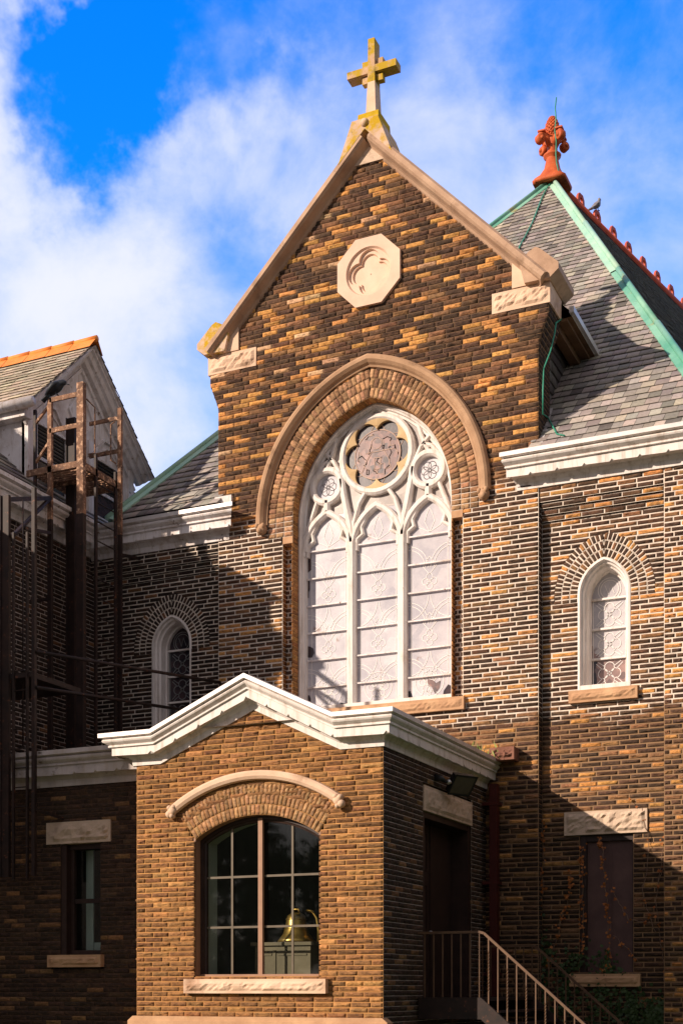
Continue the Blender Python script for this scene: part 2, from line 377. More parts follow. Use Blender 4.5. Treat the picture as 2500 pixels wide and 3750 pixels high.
def npmesh(name, V, faces, mi, vc, mats, parent, label=None):
    me = bpy.data.meshes.new(name); k = faces.shape[1]; nf = len(faces)
    me.vertices.add(len(V)); me.vertices.foreach_set('co', V.astype(np.float32).ravel())
    me.loops.add(nf*k); me.loops.foreach_set('vertex_index', faces.astype(np.int32).ravel())
    me.polygons.add(nf); me.polygons.foreach_set('loop_start', np.arange(0, nf*k, k, dtype=np.int32))
    for m_ in mats: me.materials.append(M[m_])
    me.polygons.foreach_set('material_index', mi.astype(np.int32))
    me.update(calc_edges=True)
    ca = me.color_attributes.new('Col', 'FLOAT_COLOR', 'POINT')
    ca.data.foreach_set('color', np.concatenate([vc, np.ones((len(vc), 1))], 1).astype(np.float32).ravel())
    me.validate()
    return link(name, me, parent, label)
def wall(name, polys, b0, b1, fn, parent, mortar, pal, seed, h=.09, lens=(.2, .4), **k):
    rng = np.random.default_rng(seed+1000); r, m = rows(polys, b0, b1, h, lens, rng)
    return masonry(name, r, m, fn, parent, [mortar, 'brick'], pal, seed, **k)
def rect(a0, a1, b0, b1): return [(a0, b0), (a1, b0), (a1, b1), (a0, b1)]
def arch_pts(cx, zs, R, off, n=12, half=None):        # pointed arch from left spring over the apex to the right spring
    top = acos(off/R); pts = []
    for i in range(n+1):
        t = top*i/n; pts.append((cx+off-R*cos(t), zs+R*sin(t)))
    for i in range(n-1, -1, -1):
        t = top*i/n; pts.append((cx-off+R*cos(t), zs+R*sin(t)))
    return pts
def arch_poly(cx, zb, zs, R, off, n=12):
    a = arch_pts(cx, zs, R, off, n); return [(a[0][0], zb)]+a+[(a[-1][0], zb)]
def voussoirs(name, cx, zs, off, radii, w, Y, parent, mats, pal, seed, down=0.0, **k):
    # rings of wedge stones round a pointed arch; both halves in one mesh
    r_all = []; m_all = []
    for ri in range(len(radii)-1):
        r0, r1 = radii[ri], radii[ri+1]; rm = (r0+r1)/2; top = acos(off/rm) if off > 0 else pi/2
        n = max(3, int(round((rm*top+down)/w))); 
        for side in (-1, 1):
            for i in range(n):
                s0 = -down+(rm*top+down)*i/n; s1 = -down+(rm*top+down)*(i+1)/n
                K = 100*side
                r_all.append((K+s0/rm*side*-1 if False else K*1.0+s0, K*1.0+s1, rm*0+r0, r1))
            m_all.append((K-down, K+rm*top, r0, r1))
    def curved(a, b, o):
        a = np.asarray(a, float); side = np.sign(a); s = a-100*side
        rm = b*0+np.asarray(RM(b)); th = s/rm
        straight = s < 0; thc = np.where(straight, 0, th)
        x = cx+side*(-off+b*np.cos(thc)); z = zs+b*np.sin(thc)+np.where(straight, s, 0)
        return x, Y-np.asarray(o)*1.0+x*0, z
    def RM(b):
        b = np.asarray(b, float); out = b*0+.5*(radii[0]+radii[1])
        for i in range(len(radii)-1):
            out = np.where((b >= radii[i]-.001) & (b <= radii[i+1]+.001), .5*(radii[i]+radii[i+1]), out)
        return out
    mm = []
    for (x0, x1, y0, y1) in m_all:
        k_ = 24
        for i in range(k_): mm.append((x0+(x1-x0)*i/k_, x0+(x1-x0)*(i+1)/k_, y0+.002, y1-.002))
    return masonry(name, r_all, mm, curved, parent, mats, pal, seed, **k)
def rock_block(mb_name, a0, a1, b0, b1, fn, parent, mat, seed, proj=.05, thick=.12, margin=.035, rough_=.03, label=None):
    # dressed stone with a drafted margin and a pitched rock face
    rng = np.random.default_rng(seed); nx = max(6, int((a1-a0)/.05)); nz = max(5, int((b1-b0)/.045)); m = MB()
    aa = np.concatenate([[a0], np.linspace(a0+margin, a1-margin, nx), [a1]]); bb = np.concatenate([[b0], np.linspace(b0+margin, b1-margin, nz), [b1]])
    v = []; W = len(aa); H = len(bb)
    low = rng.uniform(-1, 1, (H, W)); sm = (low+np.roll(low, 1, 0)+np.roll(low, 1, 1)+np.roll(low, -1, 1))/2.2
    for j in range(H):
        for i in range(W):
            e = (i in (0, W-1)) or (j in (0, H-1)); e2 = (i in (1, W-2)) or (j in (1, H-2))
            o = proj if (e or e2) else proj+.022+rough_*(.6*sm[j, i]+.25*rng.uniform(-1, 1))
            v.append(fn(aa[i], bb[j], o))
    f = [(j*W+i, j*W+i+1, (j+1)*W+i+1, (j+1)*W+i) for j in range(H-1) for i in range(W-1)]
    m.add(v, f)
    m.prism([(a0, b0), (a1, b0), (a1, b1), (a0, b1)], fn, proj-.0005, proj-thick)
    return m.build(mb_name, mat, parent, label)
def slates(name, poly3, adir, parent, mats, pal, seed, expo=.19, w=(.2, .27), lift=.03, label=None, under=True):
    # poly3: planar 3D polygon; adir: horizontal course direction
    rng = np.random.default_rng(seed); P0 = Vector(poly3[0]); a = Vector(adir).normalized()
    nrm = Vector((0, 0, 0))
    for i in range(len(poly3)): nrm += Vector(poly3[i]).cross(Vector(poly3[(i+1) % len(poly3)]))
    nrm.normalize()
    if nrm.z < 0: nrm = -nrm
    b = nrm.cross(a).normalized()
    if b.z < 0: b = -b
    pl = [((Vector(p)-P0).dot(a), (Vector(p)-P0).dot(b)) for p in poly3]
    lo = min(p[1] for p in pl); hi = max(p[1] for p in pl); V = []; F = []; col = []
    A = np.array(a); B = np.array(b); Nn = np.array(nrm); O = np.array(P0); y = lo; k = 0
    while y < hi:
        for (x0, x1) in scan([pl], y+expo*.5):
            x = x0-(k % 2)*.1-rng.uniform(0, .05)
            while x < x1:
                l = rng.uniform(*w); p0 = max(x, x0)+.003; p1 = min(x+l, x1)-.003; x += l
                if p1-p0 < .02: continue
                ex = rng.uniform(-.008, .008); l1 = lift+rng.uniform(-.003, .006); sk = rng.uniform(-.004, .004)
                c = len(V)
                for (p, q, o) in ((p0, y-.02+ex, l1), (p1, y-.02+ex+sk, l1), (p1, y+expo+.01, .004), (p0, y+expo+.01, .004), (p0, y-.02+ex, l1-.012), (p1, y-.02+ex+sk, l1-.012)):
                    V.append(O+A*p+B*q+Nn*o)
                F += [(c, c+1, c+2, c+3), (c+4, c+5, c+1, c), (c+4, c, c+3, c+3), (c+1, c+5, c+2, c+2)][:2]
                cc = pick(rng, pal); col += [cc]*6
        y += expo; k += 1
    V = np.array(V); F = np.array(F); vc = np.array(col)
    o = npmesh(name, V, F, np.zeros(len(F), int), vc, [mats], parent, label)
    return o, pl, (O, A, B, Nn)
PAL_SLATE = [(.35, (.27, .242, .222)), (.3, (.33, .298, .268)), (.2, (.21, .190, .182)), (.12, (.40, .355, .305)), (.03, (.13, .115, .11))]
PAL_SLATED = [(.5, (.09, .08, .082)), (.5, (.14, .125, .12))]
PAL_SLATEW = [(.5, (.34, .28, .21)), (.5, (.42, .35, .27))]

# cornice: profile (out, z) swept along corner points with outward offset vectors
PROF = [(.02, 0), (.05, .0), (.06, .10), (.085, .115), (.12, .15), (.13, .165), (.28, .175), (.285, .29), (.345, .297), (.345, .322), (.33, .330), (.36, .345), (.41, .375), (.425, .40), (.41, .425), (.37, .437), (.47, .455), (.47, .525), (.0, .54)]
def cornice(name, pts, offs, parent, mat, scale=(1.0, 1.0), label=None, flash='zinc', notch=.36, capends=(True, True), teeth_mat=None):
    m = MB(); prof = [(o*scale[0], z*scale[1]) for o, z in PROF]; k = len(prof); nb = 14
    rings = [[(p[0]+of[0]*o, p[1]+of[1]*o, p[2]+z) for o, z in prof] for p, of in zip(pts, offs)]
    v = [q for r in rings for q in r]; f = []; mi = []
    for i in range(len(pts)-1):
        for q in range(k):
            f.append((i*k+q, (i+1)*k+q, (i+1)*k+(q+1) % k, i*k+(q+1) % k)); mi.append(1 if q in (16, 17) else 0)
    f += [tuple(range(k)), tuple((len(pts)-1)*k+q for q in range(k))[::-1]]; mi += [0, 0]
    m.add(v, f)
    for i, x in enumerate(mi): m.m[i] = x
    # bead under the flashing and rounded ogee
    # dog-tooth fascia: a strip hanging below the fascia with V notches
    o0, o1 = .31*scale[0], .302*scale[0]; zt = .292*scale[1]; zb = .15*scale[1]
    for i in range(len(pts)-1):
        p0, p1 = Vector(pts[i]), Vector(pts[i+1]); f0, f1 = offs[i], offs[i+1]
        L_ = (p1-p0).length; n = max(1, int(L_/notch))
        def at(t, o, z):
            p = p0.lerp(p1, t); fx = f0[0]+(f1[0]-f0[0])*t; fy = f0[1]+(f1[1]-f0[1])*t
            return (p.x+fx*o, p.y+fy*o, p.z+z)
        for j in range(n):
            t0, t1 = j/n, (j+1)/n; tw = .032/L_; tm = t1-tw
            oo = .30*scale[0]
            front_ = [at(t0, oo, zt), at(t0, oo, zb+.008), at(tm-tw, oo, zb-.004), at(tm, oo, zb+.040), at(t1, oo, zb+.008), at(t1, oo, zt)]
            m.add(front_, [(0, 1, 2, 3, 4, 5)])
            oi = .26*scale[0]
            m.add([at(t0, oo, zb+.008), at(tm-tw, oo, zb-.004), at(tm-tw, oi, zb-.005), at(t0, oi, zb+.01),
                   at(tm, oo, zb+.040), at(t1, oo, zb+.008), at(t1, oi, zb+.008)], [(0, 1, 2, 3), (1, 4, 2), (4, 5, 6, 2)])
    me = m.build(name, [mat, flash], parent, label)
    return me

# ================================================================== CHURCH
church = thing('church', 'brown rock faced brick church with tall gable, pointed window and stone cross', 'church', (XC, 22.0, 0))
cm = 'mortar_main'; HB = 3.0
# gable wall
gx = [XC-HB, XC+HB]
out_poly = [(XC-HB, 0.9), (XC+HB, .9), (XC+HB, 12.25), (XC+3.06, 12.45), (XC+3.17, 12.7), (XC+3.17, 12.87), (XC+2.21, 12.871), (XC+2.21, 13.2), (XC+2.56, 13.201), (XC+2.56, 13.72), (XC, 16.27),
            (XC-2.56, 13.72), (XC-2.56, 13.201), (XC-2.21, 13.2), (XC-2.21, 12.871), (XC-3.17, 12.87), (XC-3.17, 12.7), (XC-3.06, 12.45), (XC-HB, 12.25)]
ring_mid = arch_pts(XC, 10.0, 2.44, .47, 16)
open_poly = [(XC-1.69, 6.58), (XC-1.69, 9.72), (XC-1.97, 9.73), (XC-1.97, 10.0)]+ring_mid[1:-1]+[(XC+1.97, 10.0), (XC+1.97, 9.73), (XC+1.69, 9.72), (XC+1.69, 6.58)]
oc = (XC, 14.06); ap = .56
octo = [(oc[0]+ap/cos(pi/8)*cos(pi/8+i*pi/4), oc[1]+ap/cos(pi/8)*sin(pi/8+i*pi/4)) for i in range(8)]
fB = front(YB)
wall('gable_wall', [out_poly, open_poly, octo], .9, 4.319, fB, church, cm, PAL_FOOT_SHADE, 7, h=.0795, lens=(.29, .35), joint=.020, label='sooty foot of the gable wall')
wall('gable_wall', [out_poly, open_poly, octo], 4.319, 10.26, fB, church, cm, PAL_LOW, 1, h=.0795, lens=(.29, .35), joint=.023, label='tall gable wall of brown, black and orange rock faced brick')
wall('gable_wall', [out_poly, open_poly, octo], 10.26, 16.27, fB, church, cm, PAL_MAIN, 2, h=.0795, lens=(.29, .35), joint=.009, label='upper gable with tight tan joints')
# body behind the gable, returns
bm_ = MB(); bm_.prism([(XC-2.9, 1), (XC+2.9, 1), (XC+2.9, 13.4), (XC, 16.3), (XC-2.9, 13.4)], fB, -.62, -.66)
bm_.build('backing_wall', 'mortar_porch', church)
rt = [(YB, .9), (YB+.2, .9), (YB+.2, 10.35), (YB+.65, 10.36), (YB+.65, 12.87), (YB, 12.87)]
for sgn, xx in ((1, XC+HB), (-1, XC-HB)):
    def fs(a, b, o, sgn=sgn, xx=xx):
        b = np.asarray(b, float); bulge = np.clip((b-12.25)/.45, 0, 1)*.17
        return xx+sgn*(np.asarray(o)+bulge), a+b*0, b+np.asarray(a)*0
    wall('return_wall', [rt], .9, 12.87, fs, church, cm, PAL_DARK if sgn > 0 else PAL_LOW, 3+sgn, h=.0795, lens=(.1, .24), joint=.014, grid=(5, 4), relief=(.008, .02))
# arch stones, hood mould
voussoirs('arch_ring', XC, 10.0, .47, [1.96, 2.13, 2.29, 2.45], .088, YB, church, [cm, 'brick'], PAL_VOUS, 11, down=.28, joint=.014, grid=(4, 5), relief=(.01, .028), label='three rings of wedge shaped stones round the big window')
hp = arch_pts(XC, 10.0, 2.57, .49, 22); hp = [(hp[0][0], 9.97)]+hp+[(hp[-1][0], 9.97)]
hm = MB(); hm.sweep(hp, [(-.10, -.02), (-.10, .04), (-.07, .055), (-.045, .10), (.0, .145), (.05, .15), (.09, .12), (.115, .05), (.115, -.02)], fB, sm=False)
for sx in (-1, 1):
    hm.ell((XC+sx*2.08, YB-.06, 9.90), (.10, .10, .11)); hm.ell((XC+sx*2.09, YB-.13, 9.86), (.05, .05, .055)); hm.ell((XC+sx*2.02, YB-.12, 9.94), (.04, .05, .05)); hm.ell((XC+sx*2.14, YB-.12, 9.95), (.04, .05, .05))
hm.build('hood_mould', 'hood', church, 'rounded brown stone hood over the big window')
# stepped order beside the window
for sx in (-1, 1):
    a, b = sorted((XC+sx*1.49, XC+sx*1.705))
    wall('window_jamb', [rect(a, b, 6.5, 9.72)], 6.5, 9.72, front(YB+.15), church, cm, PAL_LOW, 20+sx, h=.0795, lens=(.09, .13), joint=.023, grid=(4, 4), relief=(.008, .02))
    xx = XC+sx*1.69
    def fj(a, b, o, sx=sx, xx=xx): return xx-sx*np.asarray(o), YB+a, b
    wall('window_reveal', [rect(0, .16, 6.5, 9.72)], 6.5, 9.72, fj, church, cm, PAL_PLAIN, 23+sx, h=.0795, lens=(.15, .17), grid=(3, 3), relief=(.002, .006), joint=.012)
    cb = MB(); cb.box(*sorted((XC+sx*1.49, XC+sx*1.72)), YB+.0, YB+.30, 9.60, 9.72); cb.box(*sorted((XC+sx*1.49, XC+sx*1.97)), YB+.012, YB+.30, 9.72, 9.76)
    cb.build('corbel', 'stone_brown', church)
# inner reveal: bricks following the opening
W0 = arch_poly(XC, 6.5, 10.0, 1.96, .47, 20)
seg = [0]
for i in range(1, len(W0)): seg.append(seg[-1]+sqrt((W0[i][0]-W0[i-1][0])**2+(W0[i][1]-W0[i-1][1])**2))
SG = np.array(seg); WX = np.array([p[0] for p in W0]); WZ = np.array([p[1] for p in W0])
def frev(a, b, o):
    a = np.asarray(a, float); e = 1e-2
    x = np.interp(a, SG, WX); z = np.interp(a, SG, WZ)
    dx = np.interp(a+e, SG, WX)-np.interp(a-e, SG, WX); dz = np.interp(a+e, SG, WZ)-np.interp(a-e, SG, WZ); l = np.hypot(dx, dz)+1e-9
    return x+dz/l*o, YB+.0+b+x*0, z-dx/l*o
rv = []; mv_ = []
n = int(seg[-1]/.0795)
for i in range(n): rv.append((seg[-1]*i/n, seg[-1]*(i+1)/n, 0.0, .28)); mv_.append((seg[-1]*i/n, seg[-1]*(i+1)/n, 0, .28))
masonry('arch_soffit', rv, mv_, frev, church, ['mortar_porch', 'brick'], PAL_PLAIN, 31, joint=.010, grid=(3, 3), relief=(.001, .004))

# big window
WY = YB+.24
fW = front(WY)
win = MB()
path = W0
win.sweep(path, [(0, -.1), (0, .02), (-.035, .03), (-.05, 0), (-.075, -.01), (-.085, -.06), (-.12, -.07), (-.125, -.16)], fW)
win.box(XC-1.49, XC+1.49, WY-.03, WY+.16, 6.58, 6.70)
bigwin = win.build('window', 'white', church, 'big pointed church window with white tracery')
tr = MB(); S1 = rectsec(.17, -.14, .0, .045); S2 = rectsec(.12, -.13, -.015, .035); S3 = rectsec(.07, -.12, -.03, .02)
for mx in (-.48, .48): tr.sweep([(XC+mx, 6.68), (XC+mx, 9.55)], S1, fW)
for cx_ in (-.96, 0, .96):
    a = arch_pts(XC+cx_, 9.42, .80, .32, 12)
    tr.sweep(a, S2, fW)
    # trefoil cusps
    for sx in (-1, 1):
        c0 = [(XC+cx_+sx*(.39-.0), 9.40), (XC+cx_+sx*.385, 9.60), (XC+cx_+sx*.27, 9.68), (XC+cx_+sx*.30, 9.80), (XC+cx_+sx*.20, 9.98), (XC+cx_+sx*.0, 10.14)]
        tr.sweep(c0, rectsec(.06, -.13, -.05, .02), fW)
def circ(cx, cz, r, n=40): return [(cx+r*cos(2*pi*i/n), cz+r*sin(2*pi*i/n)) for i in range(n)]
RC = (XC, 11.04)
tr.sweep(circ(*RC, .655), S2, fW, True)
for sx in (-1, 1):
    tr.sweep(circ(XC+sx*.965, 10.62, .285, 28), S2, fW, True)
    tr.sweep([(XC+sx*.48, 9.5), (XC+sx*.50, 9.8), (XC+sx*.57, 10.1), (XC+sx*.63, 10.4), (XC+sx*.68, 10.7)], S2, fW)
    tr.sweep([(XC+sx*.48, 9.5), (XC+sx*.44, 9.9), (XC+sx*.34, 10.22), (XC+sx*.2, 10.42)], S3, fW)
    tr.sweep([(XC+sx*.96, 10.16), (XC+sx*.96, 10.36)], S2, fW)
    tr.sweep([(XC+sx*.72, 10.82), (XC+sx*.82, 11.02), (XC+sx*1.08, 11.30)], S3, fW)
    tr.sweep([(XC+sx*.99, 10.88), (XC+sx*.86, 11.15), (XC+sx*.75, 11.50)], S3, fW)
    tr.sweep([(XC+sx*1.20, 10.80), (XC+sx*1.02, 11.02), (XC+sx*.84, 11.08)], S3, fW)
    tr.sweep([(XC+sx*1.38, 9.5), (XC+sx*1.34, 9.9), (XC+sx*1.22, 10.2), (XC+sx*1.14, 10.40)], S3, fW)
    tr.sweep([(XC+sx*.2, 11.66), (XC, 11.86)], S3, fW)
tr.build('tracery', 'white', bigwin)
# glazing bars
for i, cx_ in enumerate((-.96, 0, .96)):
    hw = .39 if cx_ == 0 else .40
    for k in range(6):
        z = 9.50-.487*k; gb = MB()
        gb.box(XC+cx_-hw, XC+cx_+hw, WY+.07, WY+.10, z-.012, z+.012)
        gb.build('glazing_bar', 'white_old', bigwin)
gl = MB(); gl.prism(arch_poly(XC, 6.6, 10.0, 1.94, .47, 16), fW, -.13, -.14); gl.build('glass', 'pale_glass', bigwin)
gg = MB(); gg.prism([p for p in arch_poly(XC, 10.12, 10.0, 1.93, .47, 16) if p[1] >= 10.12], fW, -.128, -.126); gg.build('glass', 'gap_shade_glass', bigwin, 'glass between the tracery bars with their shade in its colour')
for sx in (-1, 1):
    gg = MB(); gg.prism(circ(XC+sx*.965, 10.62, .27, 24), fW, -.1255, -.124); gg.build('glass', 'pale_glass', bigwin)
ro = MB()
def six(ph): 
    q = (ph % (pi/3))-pi/6; return .385*cos(q)+sqrt(max(.215**2-(.385*sin(q))**2, 0))
nn = 96; vs = []
for i in range(nn):
    t = 2*pi*i/nn; r_ = six(t+pi/2-pi/6+pi/6)
    vs += [(RC[0]+.62*cos(t), RC[1]+.62*sin(t), 0), (RC[0]+r_*cos(t), RC[1]+r_*sin(t), 0)]
v3 = [fW(a, b, -.035) if i % 2 == 0 else fW(a, b, -.05) for i, (a, b, _) in enumerate(vs)]+[fW(a, b, -.12) for i, (a, b, _) in enumerate(vs)]
fc = []
for i in range(nn):
    j = (i+1) % nn; fc.append((2*i, 2*i+1, 2*j+1, 2*j)); fc.append((2*i+1, 2*nn+2*i+1, 2*nn+2*j+1, 2*j+1))
ro.add(v3, fc); ro.build('rose_surround', 'cream', bigwin, 'cream six lobed surround of the round light')
rg = MB(); rg.prism(circ(*RC, .60, 36), fW, -.115, -.125); rg.build('rose_glass', 'rose_dark', bigwin)
rg = MB(); rg.prism(circ(*RC, .43, 36), fW, -.10, -.114); rg.build('rose_glass', 'rose_glass', bigwin, 'central disc of rosy brown leaded glass')
rl = MB(); rng = random.Random(4)
rl.sweep(circ(*RC, .43, 36), rectsec(.016, -.1, -.092), fW, True)
rl.sweep(circ(RC[0]-.02, RC[1]+.20, .10, 16), rectsec(.010, -.1, -.094), fW, True)
for k in range(6):
    t = k*pi/3+pi/2; cx_, cz_ = RC[0]+.40*cos(t), RC[1]+.40*sin(t)
    rl.sweep(circ(cx_, cz_, .13, 14), rectsec(.010, -.114, -.108), fW, True)
pts_ = [(rng.uniform(-.4, .4), rng.uniform(-.4, .4)) for _ in range(90)]
pts_ = [p for p in pts_ if p[0]**2+p[1]**2 < .155]
for i, p in enumerate(pts_):                                # leading between neighbouring glass pieces
    nb = sorted(pts_, key=lambda q: (q[0]-p[0])**2+(q[1]-p[1])**2)[1:3]
    for q in nb: rl.sweep([(RC[0]+p[0], RC[1]+p[1]), (RC[0]+q[0], RC[1]+q[1])], rectsec(.010, -.1, -.094), fW)
for (x0, z0, x1, z1) in ((-.1, .08, -.22, -.1), (-.22, -.1, -.3, -.28), (.1, .08, .2, -.08), (.2, -.08, .26, -.3), (-.06, -.05, -.05, -.25), (.05, -.06, .06, -.25), (-.05, -.25, .06, -.25), (-.06, -.05, .05, -.06), (-.22, .05, .3, .06)):
    rl.sweep([(RC[0]+x0, RC[1]+z0), (RC[0]+x1, RC[1]+z1)], rectsec(.012, -.1, -.093), fW)
rl.build('lead_lines', 'lead_rose', bigwin)
ll = MB(); Sg = rectsec(.011, -.13, -.124)
def arc(cx, cz, r, t0, t1, n=8): return [(cx+r*cos(t0+(t1-t0)*i/n), cz+r*sin(t0+(t1-t0)*i/n)) for i in range(n+1)]
for cx_ in (-.96, 0, .96):
    for sx in (-1, 1):
        z = 9.45
        ll.sweep([(XC+cx_+sx*.335, 6.72), (XC+cx_+sx*.335, 9.4)], Sg, fW)
        for k in range(3):
            zz = 8.95-.97*k
            ll.sweep(arc(XC+cx_+sx*.42, zz, .40, pi/2 if sx > 0 else pi/2, pi if sx > 0 else 0), Sg, fW)
            ll.sweep(arc(XC+cx_+sx*.42, zz, .34, pi/2, pi if sx > 0 else 0), Sg, fW)
            ll.sweep(arc(XC+cx_+sx*.42, zz-.485, .40, -pi/2, -pi if sx > 0 else 0), Sg, fW)
    for k in range(3):
        zz = 8.95-.97*k
        for q in range(4):
            t = q*pi/2; ll.sweep(circ(XC+cx_+.075*cos(t), zz-.24+.075*sin(t), .06, 12), Sg, fW, True)
        ll.sweep([(XC+cx_, zz+.2), (XC+cx_+.12, zz+.02), (XC+cx_, zz-.12), (XC+cx_-.12, zz+.02), (XC+cx_, zz+.2)], Sg, fW)
    for q in range(6):
        t = q*pi/3; ll.sweep(circ(XC+cx_+.13*cos(t), 6.98+.13*sin(t), .062, 12), Sg, fW, True)
    ll.sweep(circ(XC+cx_, 6.98, .05, 10), Sg, fW, True); ll.sweep(circ(XC+cx_, 6.98, .26, 24), Sg, fW, True)
    for sx in (-1, 1):
        ll.sweep([(XC+cx_, 9.56), (XC+cx_+sx*.09, 9.74), (XC+cx_+sx*.05, 9.88), (XC+cx_, 9.98)], Sg, fW)
        ll.sweep([(XC+cx_, 9.56), (XC+cx_+sx*.2, 9.66), (XC+cx_+sx*.24, 9.8)], Sg, fW)
for sx in (-1, 1):
    for q in range(6):
        t = q*pi/3; ll.sweep(circ(XC+sx*.965+.09*cos(t), 10.62+.09*sin(t), .07, 12), Sg, fW, True)
ll.build('lead_lines', 'lead_pale', bigwin)
for poly in ([(-1.37, 9.15), (-1.30, 9.2), (-1.31, 9.5), (-1.34, 9.62), (-1.37, 9.6)], [(-1.37, 9.0), (-1.335, 9.0), (-1.33, 8.85), (-1.35, 8.8), (-1.35, 8.7), (-1.37, 8.7)], [(-1.37, 7.63), (-1.29, 7.62), (-1.24, 7.70), (-1.26, 7.78), (-1.32, 7.82), (-1.37, 7.83)],
             [(-1.37, 6.6), (-1.27, 6.6), (-1.28, 6.72), (-1.31, 6.76), (-1.31, 6.88), (-1.34, 6.95), (-1.37, 6.95)], [(-1.0, 6.6), (-.60, 6.6), (-.62, 6.74), (-.72, 6.76), (-.8, 6.70), (-.95, 6.68)],
             [(.57, 6.6), (.72, 6.6), (.70, 6.68), (.64, 6.74), (.62, 6.84), (.57, 6.85)], [(1.18, 6.6), (1.37, 6.6), (1.37, 6.86), (1.30, 6.90), (1.22, 6.80)]):
    m = MB(); m.prism([(XC+a, b) for a, b in poly], fW, -.127, -.123); m.build('broken_pane', 'dark_glass', bigwin)
m = MB(); m.prism([(XC+a, b) for a, b in ((.92, 7.02), (1.02, 7.0), (1.08, 6.94), (1.16, 6.98), (1.14, 6.86), (1.06, 6.76), (1.0, 6.88), (.93, 6.94))], fW, -.127, -.122); m.build('broken_pane', 'rose_glass', bigwin)
rock_block('sill', XC-1.62, XC+1.62+.12, 6.36, 6.575, fB, bigwin, 'stone_brown', 41, proj=.09, thick=.4, rough_=.02)

# octagonal medallion
md = MB(); ring8 = lambda r: [(oc[0]+r/cos(pi/8)*cos(pi/8+i*pi/4), oc[1]+r/cos(pi/8)*sin(pi/8+i*pi/4)) for i in range(8)]
nq = 64
def octr(t, r): q = ((t) % (pi/4)); q = q-pi/8; return r/cos(q) if True else r
def quat(t, r=.37): 
    q = ((t+pi/4) % (pi/2))-pi/4; d = r*.52; R_ = r*.50
    return d*cos(q)+sqrt(max(R_**2-(d*sin(q))**2, 0))
loops = []
for (fnr, o) in ((lambda t: .585/cos(((t+pi/8) % (pi/4))-pi/8), -.02), (lambda t: .585/cos(((t+pi/8) % (pi/4))-pi/8), .075), (lambda t: .42, .075), (lambda t: .395, .035), (lambda t: quat(t, .385), .035), (lambda t: quat(t, .375), -.01), (lambda t: quat(t, .325), -.012), (lambda t: quat(t, .315), -.05), (lambda t: .01, -.05)):
    loops.append([fB(oc[0]+fnr(2*pi*i/nq)*cos(2*pi*i/nq), oc[1]+fnr(2*pi*i/nq)*sin(2*pi*i/nq), o) for i in range(nq)])
vv = [p for l in loops for p in l]; ff = [(k*nq+i, k*nq+(i+1) % nq, (k+1)*nq+(i+1) % nq, (k+1)*nq+i) for k in range(len(loops)-1) for i in range(nq)]
md.add(vv, ff); md.build('medallion', 'medal', church, 'octagonal pale stone panel carved with a quatrefoil')

# coping, kneelers, saddle stone and cross
for sx in (-1, 1):
    cpm = MB()
    d = [(XC+sx*3.10, 13.11), (XC+sx*1.55, 14.68), (XC+sx*.0, 16.26)]
    segs = [(0.0, .31), (.31, .62), (.62, .93), (.93, 1.0)]
    p0, p1 = Vector((XC+sx*3.06, 13.16)), Vector((XC, 16.25))
    for (s0, s1) in ((0, .2), (.2005, .5), (.5005, .84), (.8405, 1.0)):
        a, b = p0.lerp(p1, s0), p0.lerp(p1, s1)
        sec = [(.0, -.70), (.0, .12), (.10, .17), (.20, .17), (.24, .13), (.34, .02), (.34, -.70)]
        sec = [(-n_*1.0 if sx < 0 else n_, o_) for n_, o_ in sec]
        sec = [(-(n_) if True else n_, o_) for n_, o_ in sec]
        # travel from eaves to apex: outward normal is left (+) on the left slope, right (-) on the right slope
        sec2 = [(n_ if sx < 0 else -n_, o_) for n_, o_ in [(-.06, -.70), (-.06, .0), (-.04, .035), (-.01, .06), (.01, .10), (.035, .19), (.07, .23), (.145, .23), (.19, .17), (.21, .0), (.21, -.70)]]
        cpm.sweep([tuple(a), tuple(b)], sec2, fB)
    cpm.build('coping', 'coping', church)
    kn = MB()
    # kneeler cap: gabled stone running back through the wall
    kn.prism([(XC+sx*2.80, 13.21), (XC+sx*3.22, 13.21), (XC+sx*3.37, 13.33), (XC+sx*3.37, 13.43), (XC+sx*3.06, 13.72), (XC+sx*2.98, 13.76), (XC+sx*2.86, 13.70), (XC+sx*2.72, 13.52)], fB, .14, -.82)
    kn.build('kneeler_cap', 'lichen' if sx < 0 else 'coping', church)
    a, b = sorted((XC+sx*2.21, XC+sx*3.20))
    rock_block('kneeler', a, b, 12.87, 13.205, fB, church, 'stone', 50+sx, proj=.03, thick=.70, rough_=.04)
    tri = MB(); tri.prism([(XC+sx*2.56, 13.215), (XC+sx*3.02, 13.215), (XC+sx*2.56, 13.68)], fB, .05, -.2)
    tri.build('kneeler_wedge', 'stone', church)
ap_ = MB(); ap_.prism([(XC-.30, 15.94), (XC+.30, 15.94), (XC, 16.24)], fB, .05, -.2); ap_.build('apex_stone', 'lintel', church)
sd = MB()
def hull8(m, b, t):   # b,t = (x0,x1,y0,y1,z)
    v = [(b[0], b[2], b[4]), (b[1], b[2], b[4]), (b[1], b[3], b[4]), (b[0], b[3], b[4]), (t[0], t[2], t[4]), (t[1], t[2], t[4]), (t[1], t[3], t[4]), (t[0], t[3], t[4])]
    m.add(v, [(0, 3, 2, 1), (4, 5, 6, 7), (0, 1, 5, 4), (1, 2, 6, 5), (2, 3, 7, 6), (3, 0, 4, 7)])
y0_, y1_ = YB-.10, YB+.62
sd.prism([(XC-.50, 15.92), (XC-.24, 16.60), (XC+.24, 16.60), (XC+.50, 15.92), (XC, 16.42)], fB, .235, -.60)
hull8(sd, (XC-.20, XC+.20, y0_+.0, y1_-.16, 16.60), (XC-.19, XC+.19, y0_+.02, y1_-.18, 16.79)); sd.m[-6:] = [1]*6
sd.ell((XC, YB-.23, 16.52), (.075, .07, .075))
